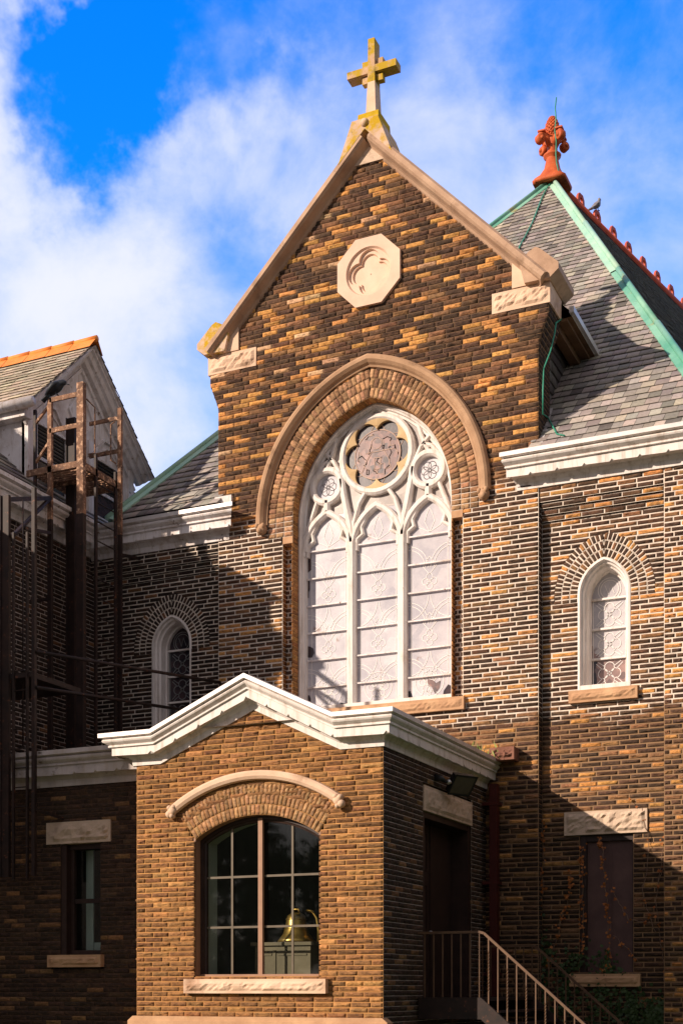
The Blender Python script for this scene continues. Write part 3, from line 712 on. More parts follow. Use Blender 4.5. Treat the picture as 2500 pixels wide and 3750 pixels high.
sad = sd.build('saddle_stone', ['lichen', 'lichen_full'], church, 'gabled stone under the cross, yellow with lichen')
cr = MB(); cy0, cy1 = YB+.05, YB+.28
hull8(cr, (XC-.095, XC+.095, cy0-.02, cy1+.02, 16.79), (XC-.068, XC+.068, cy0, cy1, 17.40)); cr.m[-6:] = [1]*6
hull8(cr, (XC-.068, XC+.068, cy0, cy1, 17.40), (XC-.060, XC+.060, cy0, cy1, 18.15))
cr.box(XC-.46, XC+.46, cy0+.004, cy1-.004, 17.56, 17.68)
for sx in (-1, 1):
    for sz in (-1, 1):
        c0 = (XC+sx*.07, 17.62+sz*.07)
        cr.prism([(c0[0], c0[1]), (c0[0]+sx*.02, c0[1]+sz*.12), (c0[0]+sx*.125, c0[1]+sz*.125), (c0[0]+sx*.12, c0[1]+sz*.02)], front(cy0+.06), 0, -.11)
cr.build('cross', ['cross', 'stone'], sad, 'stone cross stained with yellow lichen')

# recessed side walls with small windows
def small_window(cx, glassmat, leadmat, parent, seed, label):
    zs = 8.10; f_ = front(YR)
    voussoirs('arch_ring', cx, zs, .16, [.59, .725, .86, .995], .072, YR-.004, parent, [cm, 'brick'], PAL_LOW if cx > -10 else PAL_DARK, seed, down=.12, joint=.021, grid=(4, 5), relief=(.008, .022))
    w = MB(); pth = arch_poly(cx, 6.54, zs, .59, .16, 12)
    w.sweep(pth, [(0, -.5), (0, .012), (-.035, .016), (-.045, -.05), (-.07, -.06), (-.08, -.13), (-.105, -.15), (-.115, -.30), (-.14, -.31), (-.14, -.5)], f_)
    w.box(cx-.43, cx+.43, YR-.01, YR+.45, 6.52, 6.62)
    wo = w.build('window', 'white', parent, label)
    for z in (8.09, 7.60, 7.11):
        b_ = MB(); b_.box(cx-.31, cx+.31, YR+.33, YR+.37, z-.016, z+.016); b_.build('glazing_bar', 'white', wo)
    g = MB(); g.prism(arch_poly(cx, 6.55, zs, .50, .15, 12), f_, -.39, -.40); g.build('glass', glassmat, wo)
    if cx == CR:
        g = MB(); g.prism([(cx-.31, 6.62), (cx+.31, 6.62), (cx+.31, 7.09), (cx-.31, 7.09)], f_, -.388, -.386); g.build('glass', 'low_pane', wo, 'darker bottom pane')
        g = MB(); g.prism([(cx-.31, 6.62), (cx-.22, 6.62), (cx-.21, 6.8), (cx-.24, 6.95), (cx-.20, 7.08), (cx-.31, 7.09)], f_, -.386, -.384); g.build('broken_pane', 'dark_glass', wo)
        g = MB(); g.prism([(cx-.31, 7.12), (cx-.14, 7.12), (cx-.19, 7.2), (cx-.25, 7.22), (cx-.27, 7.34), (cx-.31, 7.36)], f_, -.388, -.386); g.build('broken_pane', 'low_pane', wo)
    l = MB(); S_ = rectsec(.010, -.39, -.380)
    for zc in (7.84, 7.35, 6.87):
        for q in range(4):
            t = q*pi/2; l.sweep(circ(cx+.105*cos(t), zc+.105*sin(t), .082, 16), S_, f_, True)
        l.sweep(circ(cx, zc, .032, 10), S_, f_, True)
        for q in range(4):
            t = pi/4+q*pi/2
            for dt in (-.12, .12): l.sweep([(cx+.13*cos(t+dt*2), zc+.13*sin(t+dt*2)), (cx+.29*cos(t+dt*.6), zc+.26*sin(t+dt*.6))], S_, f_)
    l.sweep(circ(cx, 8.25, .15, 20), S_, f_, True); l.sweep(circ(cx, 8.25, .19, 20), S_, f_, True)
    l.sweep([(cx-.08, 8.33), (cx-.02, 8.17), (cx+.02, 8.33), (cx+.08, 8.18)], S_, f_)
    for sx in (-1, 1): l.sweep([(cx+sx*.27, 6.65), (cx+sx*.27, 8.1)], S_, f_)
    l.build('lead_lines', leadmat, wo)
    rock_block('sill', cx-.56, cx+.56, 6.33, 6.53, f_, wo, 'stone_brown', seed+1, proj=.10, thick=.35, rough_=.018)
    return wo
CR, CL = -5.205, -13.35
fR = front(YR)
holeR = [(CR-.43, 6.5)]+arch_pts(CR, 8.1, .99, .165, 14)+[(CR+.43, 6.5)]
holeR = [(CR-.42, 6.5), (CR-.42, 7.98), (CR-.80, 7.985)]+arch_pts(CR, 8.1, .97, .165, 14)+[(CR+.80, 7.985), (CR+.42, 7.98), (CR+.42, 6.5)]
BW = (-5.60, -4.73, 1.93, 4.18)
wall('side_wall', [rect(XC+HB, -4.21, .2, 9.36), holeR, rect(BW[0], BW[1], BW[2], BW[3]), rect(-5.86, -4.49, 4.18, 4.57)], 4.175, 9.36, fR, church, cm, PAL_LOW, 61, h=.0795, lens=(.29, .35), joint=.023, label='right hand side wall of brown rock faced brick')
wall('side_wall', [rect(XC+HB, -4.21, .2, 9.36), rect(BW[0], BW[1], BW[2], BW[3]), rect(-5.86, -4.49, 4.18, 4.57)], .2, 4.175, fR, church, cm, PAL_FOOT_SHADE, 63, h=.0795, lens=(.29, .35), joint=.019, label='sooty foot of the right hand side wall')
holeL = [(2*CL-(p[0]+(CL-CR)), p[1]) for p in holeR]
holeL = [(p[0]+CL-CR, p[1]) for p in holeR]
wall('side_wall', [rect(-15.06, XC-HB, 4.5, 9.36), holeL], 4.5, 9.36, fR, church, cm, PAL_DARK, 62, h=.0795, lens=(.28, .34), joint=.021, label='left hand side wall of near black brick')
for k, (z0, z1, dy) in enumerate(((9.36, 9.455, .04), (9.455, 9.55, .085), (9.55, 9.645, .13), (9.645, 10.2, .17))):
    wall('corbel_course', [rect(XC+HB, -4.21, z0, z1)], z0, z1, front(YR-dy), church, cm, PAL_LOW, 65+k, h=.0795, lens=(.24, .4), joint=.021)
    wall('corbel_course', [rect(-15.06, XC-HB, z0, z1)], z0, z1, front(YR-dy), church, cm, PAL_DARK, 75+k, h=.0795, lens=(.24, .4), joint=.021)
wall('pilaster', [rect(-4.21, -3.45, .2, 10.2)], .2, 10.2, front(YR-.175), church, cm, PAL_LOW, 81, h=.0795, lens=(.15, .3), joint=.023)
wall('side_wall', [rect(YR-.175, 34, .2, 10.2)], .2, 10.2, right(-3.45), church, cm, PAL_LOW, 82, h=.0795, lens=(.29, .35), joint=.019, grid=(5, 4))
bk = MB(); bk.box(-3.6, -3.47, YR-.15, 48, 0, 10.3); bk.box(XC+2.6, -3.5, YR+.42, YR+.5, 0, 10.4); bk.box(-15.3, XC-2.6, YR+.42, YR+.5, 0, 10.4); bk.box(-5.7, -4.6, YR+.20, YR+.22, 1.8, 4.3); bk.build('backing_wall', 'roomdark', church)
small_window(CR, 'pale_glass2', 'lead_pale', church, 91, 'small pointed window with pale clouded glass')
small_window(CL, 'dark_glass', 'lead_dark', church, 95, 'small pointed window with dark leaded glass')
# boarded window
bw = MB(); bw.box(BW[0]+.10, BW[1], YR+.10, YR+.14, BW[2], BW[3]-.10)
for k in range(1, 2): bw.box(BW[0]+.10+.40*k, BW[0]+.115+.40*k, YR+.092, YR+.1, BW[2], BW[3]-.1)
bwo = bw.build('window', 'board', church, 'tall window closed with brown boards')
fr_ = MB(); fr_.box(BW[0], BW[0]+.10, YR+.03, YR+.18, BW[2], BW[3]); fr_.box(BW[0]+.1, BW[1], YR+.04, YR+.18, BW[3]-.10, BW[3]); fr_.box(BW[1]-.02, BW[1], YR+.03, YR+.10, BW[2], BW[3]-.1)
fr_.build('frame', 'darkframe', bwo)
rock_block('lintel', -5.85, -4.50, 4.185, 4.565, fR, bwo, 'lintel', 101, proj=.045, thick=.3, rough_=.05)
rock_block('sill', -5.75, -4.60, 1.72, 1.925, fR, bwo, 'stone_brown', 102, proj=.10, thick=.3, rough_=.015)
# cornices of the side walls
cz = 9.88
yc = YR-.17
cornice('cornice', [(XC+HB-.35, yc, cz), (-3.45, yc, cz), (-3.45, 34, cz)], [(-.42, -1.), (1., -1.), (1., 0.)], church, 'white', (.95, .98), label='white moulded cornice right of the gable')
cornice('cornice', [(-15.0, yc, cz-.05), (XC-HB+.20, yc, cz-.05)], [(0, -1.), (.7, -1.)], church, 'white_old', (.95, .98), label='white moulded cornice left of the gable')
# cornice returns lapping on the bay: zinc tabs
tb = MB(); tb.box(XC-HB-.02, XC-HB+.32, YB-.10, YB-.04, 10.42, 10.60); tb.build('flashing', 'white_old', church)

# main hipped roof
APX = Vector((-9.04, 32.21, 21.45)); CRN = Vector((-3.32, 21.2, 10.45)); CLN = Vector((-14.45, 21.2, 10.45)); rd = Vector((.22, .9755, 0))
roofo, _, _ = slates('roof', [CLN, Vector((XC-HB, 21.2, 10.45)), Vector((XC-HB+.12, 21.2, 10.45)), Vector((XC-HB+.12, 22.0, 11.25)), Vector((XC+HB-.12, 22.0, 11.25)), Vector((XC+HB-.12, 21.2, 10.45)), CRN, APX], (1, 0, 0), church, 'slate', PAL_SLATE, 111, expo=.24, w=(.17, .25), label='steep hipped roof of grey slate')
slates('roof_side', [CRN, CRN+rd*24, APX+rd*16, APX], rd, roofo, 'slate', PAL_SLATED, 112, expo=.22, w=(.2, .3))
rs = MB(); off_ = Vector((0, .03, -.03))
nA, nB, nC, nD = [Vector(p)+off_ for p in ((XC-HB+.12, 21.2, 10.45), (XC-HB+.12, 22.0, 11.25), (XC+HB-.12, 22.0, 11.25), (XC+HB-.12, 21.2, 10.45))]
rs.add([CLN+off_, CRN+off_, APX+off_, APX+rd*16, CRN+rd*24+Vector((-.04, 0, 0)), CLN+rd*24, nA, nB, nC, nD], [(0, 6, 7, 2), (7, 8, 2), (8, 9, 1, 2), (1, 4, 3, 2), (0, 2, 3, 5), (4, 5, 3)])
rs.build('roof_deck', 'roomdark', roofo)
nf = Vector((0, -1, 1)).normalized(); ns_ = (CRN-APX).cross(rd).normalized()
if ns_.z < 0: ns_ = -ns_
nl_ = (CLN-APX).cross(rd).normalized()
if nl_.z < 0: nl_ = -nl_
def hip(a, b, n1, n2, w1, w2, segs_, mats_, nm):
    for i, (t0, t1) in enumerate(segs_):
        p0, p1 = a.lerp(b, t0), a.lerp(b, t1); d = (p1-p0).normalized(); m = MB(); lift = .03+.012*((i) % 2)
        s1 = n1.cross(d).normalized(); s2 = n2.cross(d).normalized()
        if s1.dot(n2) > 0: s1 = -s1
        if s2.dot(n1) > 0: s2 = -s2
        def q(n_, s, w): 
            v = [p0+n_*(lift+.02), p1+n_*(lift+.02), p1+s*w+n_*lift, p0+s*w+n_*lift, p0+s*w-n_*.01, p1+s*w-n_*.01]
            m.add(v, [(0, 1, 2, 3), (3, 2, 5, 4)])
        q(n1, s1, w1); q(n2, s2, w2)
        m.tube([p0+(n1+n2).normalized()*(lift+.04), p1+(n1+n2).normalized()*(lift+.04)], .055, 8)
        m.build('hip_flashing', mats_[i % len(mats_)], roofo)
hip(APX, CRN, nf, ns_, .12, .05, [(0.0, .27), (.272, .50), (.502, .72), (.722, 1.0)], ['copper_pale', 'copper_pale', 'copper', 'copper'], 'h')
hip(APX, CLN, nf, nl_, .10, .12, [(0.0, .5), (.5, 1.0)], ['copper', 'copper_pale'], 'h')
# finial
fn_ = MB(); ax, ay, az = APX.x, APX.y, APX.z-.08
def sqf(z): return max(0, min(1, 1-(z-az)/.45))
fn_.lathe([(.02, az+.02), (.40, az-.05), (.42, az+.03), (.30, az+.17), (.20, az+.38), (.15, az+.62), (.145, az+.66), (.21, az+.69), (.22, az+.73), (.17, az+.77), (.13, az+.80), (.125, az+1.0), (.14, az+1.12), (.12, az+1.22), (.05, az+1.25)], ax, ay, 24, sqf=sqf)
for k in range(4):
    t = k*pi/2+pi/4+.1; dx, dy = cos(t), sin(t)
    fn_.tube([(ax+dx*.06, ay+dy*.06, az+.95), (ax+dx*.17, ay+dy*.17, az+1.13), (ax+dx*.29, ay+dy*.29, az+1.20), (ax+dx*.38, ay+dy*.38, az+1.14)], [.08, .07, .06, .05], 8)
    for s in (-1, 1):
        px, py = -dy*s*.0, dx*s*.0
    c_ = Vector((ax+dx*.36, ay+dy*.36, az+1.04)); w_ = Vector((-dy, dx, 0))
    fn_.tube([c_-w_*.085, c_-w_*.06, c_+w_*.06, c_+w_*.085], [.09, .115, .115, .09], 12)
    fn_.tube([c_-w_*.12, c_+w_*.12], [.045, .045], 8)
    fn_.box(ax+dx*.30-.09, ax+dx*.30+.09, ay+dy*.30-.09, ay+dy*.30+.09, az+1.21, az+1.245)
fin = fn_.build('finial', 'terracotta', roofo, 'orange terracotta finial with curled crockets and pine cone')
pc = MB(); pr_ = [(.10, az+1.18), (.15, az+1.26), (.165, az+1.36), (.15, az+1.48), (.11, az+1.58), (.06, az+1.66), (.015, az+1.71)]
pc.lathe(pr_, ax, ay, 14, sm=False)
for i in range(11):
    z = az+1.22+i*.043; r = np.interp(z, [p[1] for p in pr_], [p[0] for p in pr_])
    for k in range(12):
        t = 2*pi*(k+.5*(i % 2))/12; pc.ell((ax+r*cos(t), ay+r*sin(t), z), (.028, .028, .024), n=6)
pc.build('pine_cone', 'terracotta', fin)
# ridge cresting
rcq = MB(); side = Vector((rd.y, -rd.x, 0))
rcq.tube([APX+Vector((0, 0, .03))+rd*.2, APX+Vector((0, 0, .03))+rd*16], .115, 8)
rcq.add([APX+rd*.2+Vector((0, 0, .06)), APX+rd*16+Vector((0, 0, .06)), APX+rd*16+side*.20-Vector((0, 0, .20)), APX+rd*.2+side*.20-Vector((0, 0, .20))], [(0, 1, 2, 3)])
rcq.build('ridge_tiles', 'crest', roofo)
def crest_lobe(s):
    m = MB(); n = 10
    o = [(-.20, .08), (-.17, .30), (-.09, .40), (.09, .40), (.17, .30), (.20, .08)]
    def f_(a, b, d): q = APX+rd*(s+a)+side*d; return (q.x, q.y, q.z+b)
    inner = [(.075*cos(pi+2*pi*(i+.5)/6*-1), .24+.075*sin(pi+2*pi*(i+.5)/6*-1)) for i in range(6)]
    inner = [(-.07, .18), (-.075, .26), (-.03, .31), (.03, .31), (.075, .26), (.07, .18)]
    v = []
    for d in (-.03, .03):
        v += [f_(a, b, d) for a, b in o]+[f_(a, b, d) for a, b in inner]
    f = []
    for b0 in (0, 12):
        f += [(b0+i, b0+i+1, b0+6+i+1, b0+6+i) for i in range(5)]+[(b0, b0+6, b0+11, b0+5)]
    f += [(i, (i+1) % 6, 12+(i+1) % 6, 12+i) for i in range(6)]+[(6+i, 6+(i+1) % 6, 18+(i+1) % 6, 18+i) for i in range(6)]
    m.add(v, f); return m
for k in range(14): crest_lobe(.55+.93*k).build('cresting_tile', 'crest', roofo)

# cross gable roof behind the gable
gr = MB(); yb = YB+.66
for sx in (-1, 1):
    e = Vector((XC+sx*3.38, 0, 12.98)); t = Vector((XC, 0, 16.2))
    gr.add([(e.x, yb, e.z), (e.x, 23.9, e.z), (t.x, 27.3, t.z), (t.x, yb, t.z)], [(0, 1, 2, 3)])
    gr.add([(e.x, yb, e.z-.07), (e.x, 23.9, e.z-.07), (XC+sx*2.9, 23.6, e.z-.10), (XC+sx*2.9, yb, e.z-.10)], [(0, 1, 2, 3)], 1)
    gr.add([(e.x, yb, e.z), (e.x, 23.9, e.z), (e.x, 23.9, e.z-.07), (e.x, yb, e.z-.07)], [(0, 1, 2, 3)], 2)
gr.build('cross_gable_roof', ['roomdark', 'wood', 'zinc'], church)
ev = MB(); ev.box(XC+2.98, XC+3.14, yb, 23.6, 12.74, 12.88); ev.box(XC+3.15, XC+3.30, yb, 23.8, 12.85, 12.90); ev.build('eave_boards', 'wood', church, 'brown wooden eave boards behind the gable')
ez = MB(); ez.box(XC+3.36, XC+3.44, yb-.1, 24.0, 12.93, 13.03); ez.prism([(XC+3.3, 12.92), (XC+3.72, 12.90), (XC+3.72, 12.96), (XC+3.3, 13.02)], front(24.0), .14, 0); ez.build('flashing', 'zinc', church)
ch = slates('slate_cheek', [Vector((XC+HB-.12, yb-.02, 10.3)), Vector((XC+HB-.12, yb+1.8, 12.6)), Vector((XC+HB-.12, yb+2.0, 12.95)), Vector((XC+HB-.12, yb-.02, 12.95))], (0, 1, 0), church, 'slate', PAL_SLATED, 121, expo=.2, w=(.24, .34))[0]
cf = MB(); cf.box(XC+HB-.6, XC+HB-.135, yb, 24, 10.2, 12.97); cf.build('cheek_wall', 'roomdark', church)
vf = MB(); vf.add([(XC+HB-.02, 21.25, 10.50), (XC+HB+.10, 21.25, 10.52), (XC+HB+.02, 22.2, 11.50), (XC+HB-.10, 22.2, 11.50)], [(0, 1, 2, 3)]); vf.box(XC+HB+.0, XC+HB+.10, YB+.2, YB+.62, 10.5, 10.9); vf.build('flashing', 'zinc', church)
# broken stone on the wall by the porch roof
rock_block('wall_stone', -6.98, -6.56, 5.42, 5.63, fB, church, 'stone_red', 131, proj=.30, thick=.5, rough_=.10, label='broken brown stone block where the porch roof meets the wall')

# ================================================================== PORCH
porch = thing('porch', 'sunlit brick entrance porch with white pediment and arched window', 'porch', ((XV0+XV1)/2, 17.3, 0))
PC = (XV0+XV1)/2; pcx = -9.107
fV = front(YV)
RW, ZWc = 1.75, 2.42
def segarc(cx, zc, R, half, n=16):
    t0 = math.asin(half/R); return [(cx+R*sin(-t0+2*t0*i/n), zc+R*cos(-t0+2*t0*i/n)) for i in range(n+1)]
opn = segarc(pcx, ZWc, RW, .995)
hole = [(pcx-.995, 1.83)]+segarc(pcx, ZWc, 1.97, 1.12)+[(pcx+.995, 1.83)]
hole = [(pcx-.995, 1.83), (pcx-.995, 3.83), (pcx-1.14, 4.05)]+segarc(pcx, ZWc, 2.02, 1.16)[1:-1]+[(pcx+1.14, 4.05), (pcx+.995, 3.83), (pcx+.995, 1.83)]
ppoly = [(XV0, 1.28), (XV1, 1.28), (XV1, 5.05), (-7.785, 5.05), (pcx-.02, 5.72), (-10.70, 5.05), (XV0, 5.05)]
wall('front_wall', [ppoly, hole], 1.28, 5.74, fV, porch, 'mortar_porch', PAL_PORCH, 201, h=.073, lens=(.26, .31), joint=.0125, relief=(.010, .036), label='sunlit front wall of orange brown rock faced brick')
pil2 = rect(18.48, 20.67, 1.5, 4.30)
fS = right(XV1)
wall('side_wall', [rect(YV, YB, .2, 5.05), rect(18.50, 20.66, 1.5, 4.69)], .2, 5.05, fS, porch, 'mortar_wing', PAL_SIDE_SHADE, 202, h=.073, lens=(.26, .31), joint=.009, relief=(.008, .022), label='shaded side wall of dark brick')
wall('side_wall', [rect(YV, YV+.36, 1.28, 5.05)], 1.28, 5.05, lambda a, b, o: (XV0-np.asarray(o)+np.asarray(a)*0, a+np.asarray(b)*0, b+np.asarray(a)*0), porch, 'mortar_porch', PAL_PORCH, 203, h=.073, lens=(.26, .31), joint=.009)
# segmental arch and hood
def seg_v(name, cx, zc, radii, half_angle, w, fnY, parent, mats, pal, seed, **k):
    r_ = []; mm = []
    for i in range(len(radii)-1):
        r0, r1 = radii[i], radii[i+1]; rm = (r0+r1)/2; n = int(round(2*half_angle*rm/w))
        for j in range(n):
            r_.append((-half_angle+2*half_angle*j/n, -half_angle+2*half_angle*(j+1)/n, r0, r1)); mm.append((*r_[-1][:2], r0+.001, r1-.001))
    def cv(a, b, o): a = np.asarray(a, float); return cx+b*np.sin(a), fnY-np.asarray(o)+a*0, zc+b*np.cos(a)
    return masonry_ang(name, r_, mm, cv, parent, mats, pal, seed, **k)
def masonry_ang(name, r_, mm, cv, parent, mats, pal, seed, joint=.01, **k):
    # angles scaled so that joints keep their width
    s = 2.0
    R_ = [(a0*s, a1*s, b0, b1) for a0, a1, b0, b1 in r_]; M_ = [(a0*s, a1*s, b0, b1) for a0, a1, b0, b1 in mm]
    return masonry(name, R_, M_, lambda a, b, o: cv(np.asarray(a)/s, b, o), parent, mats, pal, seed, joint=joint, **k)
seg_v('arch_ring', pcx, ZWc, [1.75, 1.90, 2.05, 2.20], radians(34.5), .068, YV-.004, porch, ['mortar_porch', 'brick'], [(.5, (.34, .195, .095)), (.5, (.42, .245, .125))], 205, joint=.009, grid=(4, 5), relief=(.008, .03), label='three rings of stone wedges over the porch window')
hd = MB(); hpth = [(pcx+2.31*sin(radians(t)), ZWc+2.31*cos(radians(t))) for t in np.linspace(-34.5, 34.5, 25)]
hd.sweep(hpth, [(-.05, -.02), (-.055, .02), (-.075, .05), (-.06, .10), (-.02, .125), (.03, .125), (.06, .10), (.07, -.02)], fV)
for sx in (-1, 1):
    bx, bz = pcx+sx*1.33, ZWc+1.87
    for (dx, dz, r) in ((0, 0, .075), (sx*.05, -.05, .06), (-sx*.03, .05, .045), (sx*.04, .04, .045), (0, -.08, .04)): hd.ell((bx+dx, YV-.09, bz+dz), (r, .07, r), n=10)
hd.build('hood_mould', 'stone', porch, 'curved stone hood over the porch window')
# porch window
rvp = MB(); outl = [(pcx-.995, 1.83)]+opn+[(pcx+.995, 1.83)]
rvp.sweep(outl, [(0, .0), (0.0, -.30), (.03, -.30), (.03, .0)], fV, cap=True); 
rvp.build('window_reveal', 'brownframe', porch)
pw = MB(); pY = front(YV+.17)
pw.sweep(outl, [(0, -.06), (0, .03), (-.05, .03), (-.06, .0), (-.085, -.01), (-.085, -.06)], pY)
pwo = pw.build('window', 'darkframe', porch, 'arched porch window with dark frame')
mu = MB(); mu.box(pcx-.035, pcx+.035, YV+.13, YV+.19, 1.86, 4.14); mu.box(pcx-.995, pcx+.995, YV+.12, YV+.2, 1.83, 1.895); mu.build('mullion', 'brownframe', pwo)
mt = MB()
for sx in (-1, 1):
    mt.box(pcx+sx*.49-.016, pcx+sx*.49+.016, YV+.185, YV+.205, 1.9, 4.04)
    for z in (2.58, 3.31): mt.box(*sorted((pcx+sx*.04, pcx+sx*.93)), YV+.187, YV+.203, z-.016, z+.016)
mt.build('muntin', 'muntin', pwo)
gp = MB(); gp.prism([(pcx-.95, 1.88)]+segarc(pcx, ZWc, 1.70, .95)+[(pcx+.95, 1.88)], pY, -.04, -.045); gp.build('glass', 'clear', pwo)
rock_block('sill', -10.24, -7.96, 1.62, 1.825, fV, pwo, 'stone', 211, proj=.11, thick=.32, rough_=.03)
# porch room
rm_ = MB(); xa, xb, ya, yb2 = XV0+.35, XV1-.62, YV+.34, YB-.05
rm_.add([(xa, ya, 1.3), (xa, yb2, 1.3), (xa, yb2, 4.7), (xa, ya, 4.7)], [(0, 1, 2, 3)])
rm_.add([(xb, ya, 1.3), (xb, yb2, 1.3), (xb, yb2, 4.7), (xb, ya, 4.7)], [(0, 1, 2, 3)])
rm_.add([(xa, yb2, 1.3), (xb, yb2, 1.3), (xb, yb2, 4.7), (xa, yb2, 4.7)], [(0, 1, 2, 3)])
rm_.add([(xa, ya, 1.3), (xb, ya, 1.3), (xb, yb2, 1.3), (xa, yb2, 1.3)], [(0, 1, 2, 3)])
rm_.add([(xa, ya, 4.7), (xb, ya, 4.7), (xb, yb2, 4.7), (xa, yb2, 4.7)], [(0, 1, 2, 3)])
rm_.build('room_lining', 'roomdark', porch)
lin = MB(); lo_ = [(pcx-.96, 1.85)]+segarc(pcx, ZWc, 1.71, .96)+[(pcx+.96, 1.85)]
lin.sweep(lo_, [(0.01, -.06), (.01, -.42), (.03, -.42), (.03, -.06)], pY, cap=False); lin.build('window_lining', 'plaster', porch)
# porch cornice
cq = 5.00
cpts = [(XV0, YV+.36, cq), (XV0, YV, cq), (-10.68, YV, cq), (pcx-.02, YV, cq+.665), (-7.77, YV, cq), (XV1, YV, cq), (XV1, YB-.02, cq)]
cofs = [(-1.05, 0), (-1.05, -.75), (0, -.75), (0, -.75), (0, -.75), (.62, -.75), (.62, 0)]
PROF_SAVE = PROF
cornice('cornice', cpts, cofs, porch, 'white', (.95, .88), label='white moulded cornice rising to a low pediment')
rf = MB(); zt = cq+.46
rf.add([(XV0-.3, YV-.1, zt), (XV1+.2, YV-.1, zt), (XV1+.2, YB, zt), (XV0-.3, YB, zt), (-10.68, YV-.2, zt+.002), (pcx, YV-.2, zt+.66), (-7.77, YV-.2, zt+.002), (-10.68, YB, zt+.002), (pcx, YB, zt+.66), (-7.77, YB, zt+.002)], [(0, 1, 2, 3), (4, 5, 8, 7), (5, 6, 9, 8)])
rf.build('roof', 'zinc', porch)
# side door
rock_block('lintel', 18.50, 20.66, 4.31, 4.685, fS, porch, 'lintel', 221, proj=.02, thick=.3, rough_=.02, label='pinkish stone lintel over the side door')
dr = MB(); dr.box(XV1-.36, XV1-.30, 18.62, 19.55, 1.56, 4.22)
for (a0, a1, b0, b1) in ((18.72, 19.45, 3.5, 4.1), (18.72, 19.45, 1.75, 3.3)):
    dr.box(XV1-.30, XV1-.285, a0, a1, b0, b0+.03); dr.box(XV1-.30, XV1-.285, a0, a1, b1-.03, b1); dr.box(XV1-.30, XV1-.285, a0, a0+.03, b0+.03, b1-.03); dr.box(XV1-.30, XV1-.285, a1-.03, a1, b0+.03, b1-.03)
dr.box(XV1-.36, XV1-.31, 19.62, 20.56, 1.56, 4.22)
dro = dr.build('door', 'darkframe', porch, 'dark brown panelled double door in the porch side')
dk = MB(); dk.ell((XV1-.25, 19.48, 2.55), (.035, .035, .035)); dk.tube([(XV1-.3, 19.48, 2.55), (XV1-.25, 19.48, 2.55)], .015, 8); dk.build('handle', 'chrome', dro)
df = MB(); df.box(XV1-.38, XV1-.02, 18.50, 18.62, 1.55, 4.31); df.box(XV1-.38, XV1-.02, 20.56, 20.66, 1.55, 4.31); df.box(XV1-.38, XV1-.03, 18.62, 20.56, 4.22, 4.31); df.box(XV1-.37, XV1-.28, 19.55, 19.62, 1.56, 4.22); df.box(XV1-.5, XV1-.02, 18.5, 20.66, 1.49, 1.555)
df.build('door_frame', 'darkframe', dro)
pl_ = MB(); pl_.prism([(XV0-.10, 0), (XV1+.10, 0), (XV1+.10, 1.22), (XV0-.10, 1.22)], front(YV), .10, -.1)
pl_.prism([(XV0-.10, 1.22), (XV1+.10, 1.22), (XV1+.02, 1.285), (XV0-.02, 1.285)], front(YV), .09, -.1); pl_.box(XV0-.05, XV1-.02, YV+.1, YV+.3, 0, 1.28)
pl_.build('plinth', 'stone_brown', porch)

# bell and cabinet in the porch
bY = 18.15; bxx, _ = P(1085, 3400, bY); bz = 2.38
cab = thing('cabinet', 'brown wooden cabinet seen through the porch window under the bell', 'cabinet', (bxx, bY, 1.3))
c1 = MB(); c1.box(bxx-.62, bxx+.42, bY-.30, bY+.35, bz-.05, bz); c1.build('cabinet_top', 'cabinet', cab)
c1 = MB(); c1.box(bxx-.56, bxx+.36, bY-.26, bY+.32, 1.3, bz-.05); c1.box(bxx-.25, bxx-.21, bY-.275, bY-.26, 1.35, bz-.12)
for (a0, a1) in ((-.50, -.28), (-.18, .30)):
    c1.box(bxx+a0, bxx+a1, bY-.272, bY-.26, bz-.20, bz-.17); 
c1.build('cabinet_body', 'cabinet', cab)
bell = thing('bell', 'golden bronze bell standing on the cabinet behind the porch window', 'bell', (bxx, bY, bz))
bl = MB(); bl.lathe([(.02, bz+.02), (.27, bz+.002), (.285, bz+.02), (.25, bz+.06), (.20, bz+.13), (.165, bz+.24), (.15, bz+.34), (.135, bz+.40), (.08, bz+.44), (.03, bz+.45)], bxx, bY, 28)
bl.lathe([(.175, bz+.19), (.19, bz+.20), (.18, bz+.21)], bxx, bY, 28); bl.lathe([(.152, bz+.34), (.165, bz+.35), (.152, bz+.36)], bxx, bY, 28); bl.build('bell_body', 'bronze', bell)
bh = MB(); bh.tube([(bxx-.05, bY, bz+.43), (bxx-.04, bY, bz+.50), (bxx+.04, bY, bz+.50), (bxx+.05, bY, bz+.43)], .018, 8); bh.tube([(bxx+.16, bY+.02, bz+.48), (bxx+.26, bY+.02, bz+.46), (bxx+.33, bY+.02, bz+.36), (bxx+.36, bY+.02, bz+.18), (bxx+.36, bY+.02, bz+.0)], .022, 8); bh.build('yoke', 'bronze', bell)

# ================================================================== ANNEX
AY = 17.35
annex = thing('annex', 'low shaded brick annex left of the porch with a narrow dark window', 'annex', (-13.2, AY+.5, 0))
fA = front(AY); aw = (-12.75, -12.0, 2.215, 3.94)
wall('wall', [rect(-15.4, XV0, .9, 4.92), rect(*aw), rect(-13.0, -11.80, 3.94, 4.285), rect(-12.93, -11.93, 2.02, 2.215)], .9, 4.92, fA, annex, 'mortar_annex', PAL_SIDE_SHADE, 301, h=.073, lens=(.26, .31), joint=.009, relief=(.008, .022))
cornice('cornice', [(-15.4, AY, 4.84), (XV0-.02, AY, 4.84)], [(0, -.8), (0, -.8)], annex, 'white_grimy_shade', (.95, .98), label='peeling white cornice of the annex', flash='white_grimy_shade')
rfa = MB(); rfa.add([(-15.06, AY-.2, 5.36), (XV0, AY-.2, 5.36), (XV0, YR+.1, 5.37), (-15.06, YR+.1, 5.37)], [(0, 1, 2, 3)]); rfa.box(XV0-.30, XV0, AY+.1, YR, 5.0, 5.38); rfa.build('roof', 'roomdark', annex)
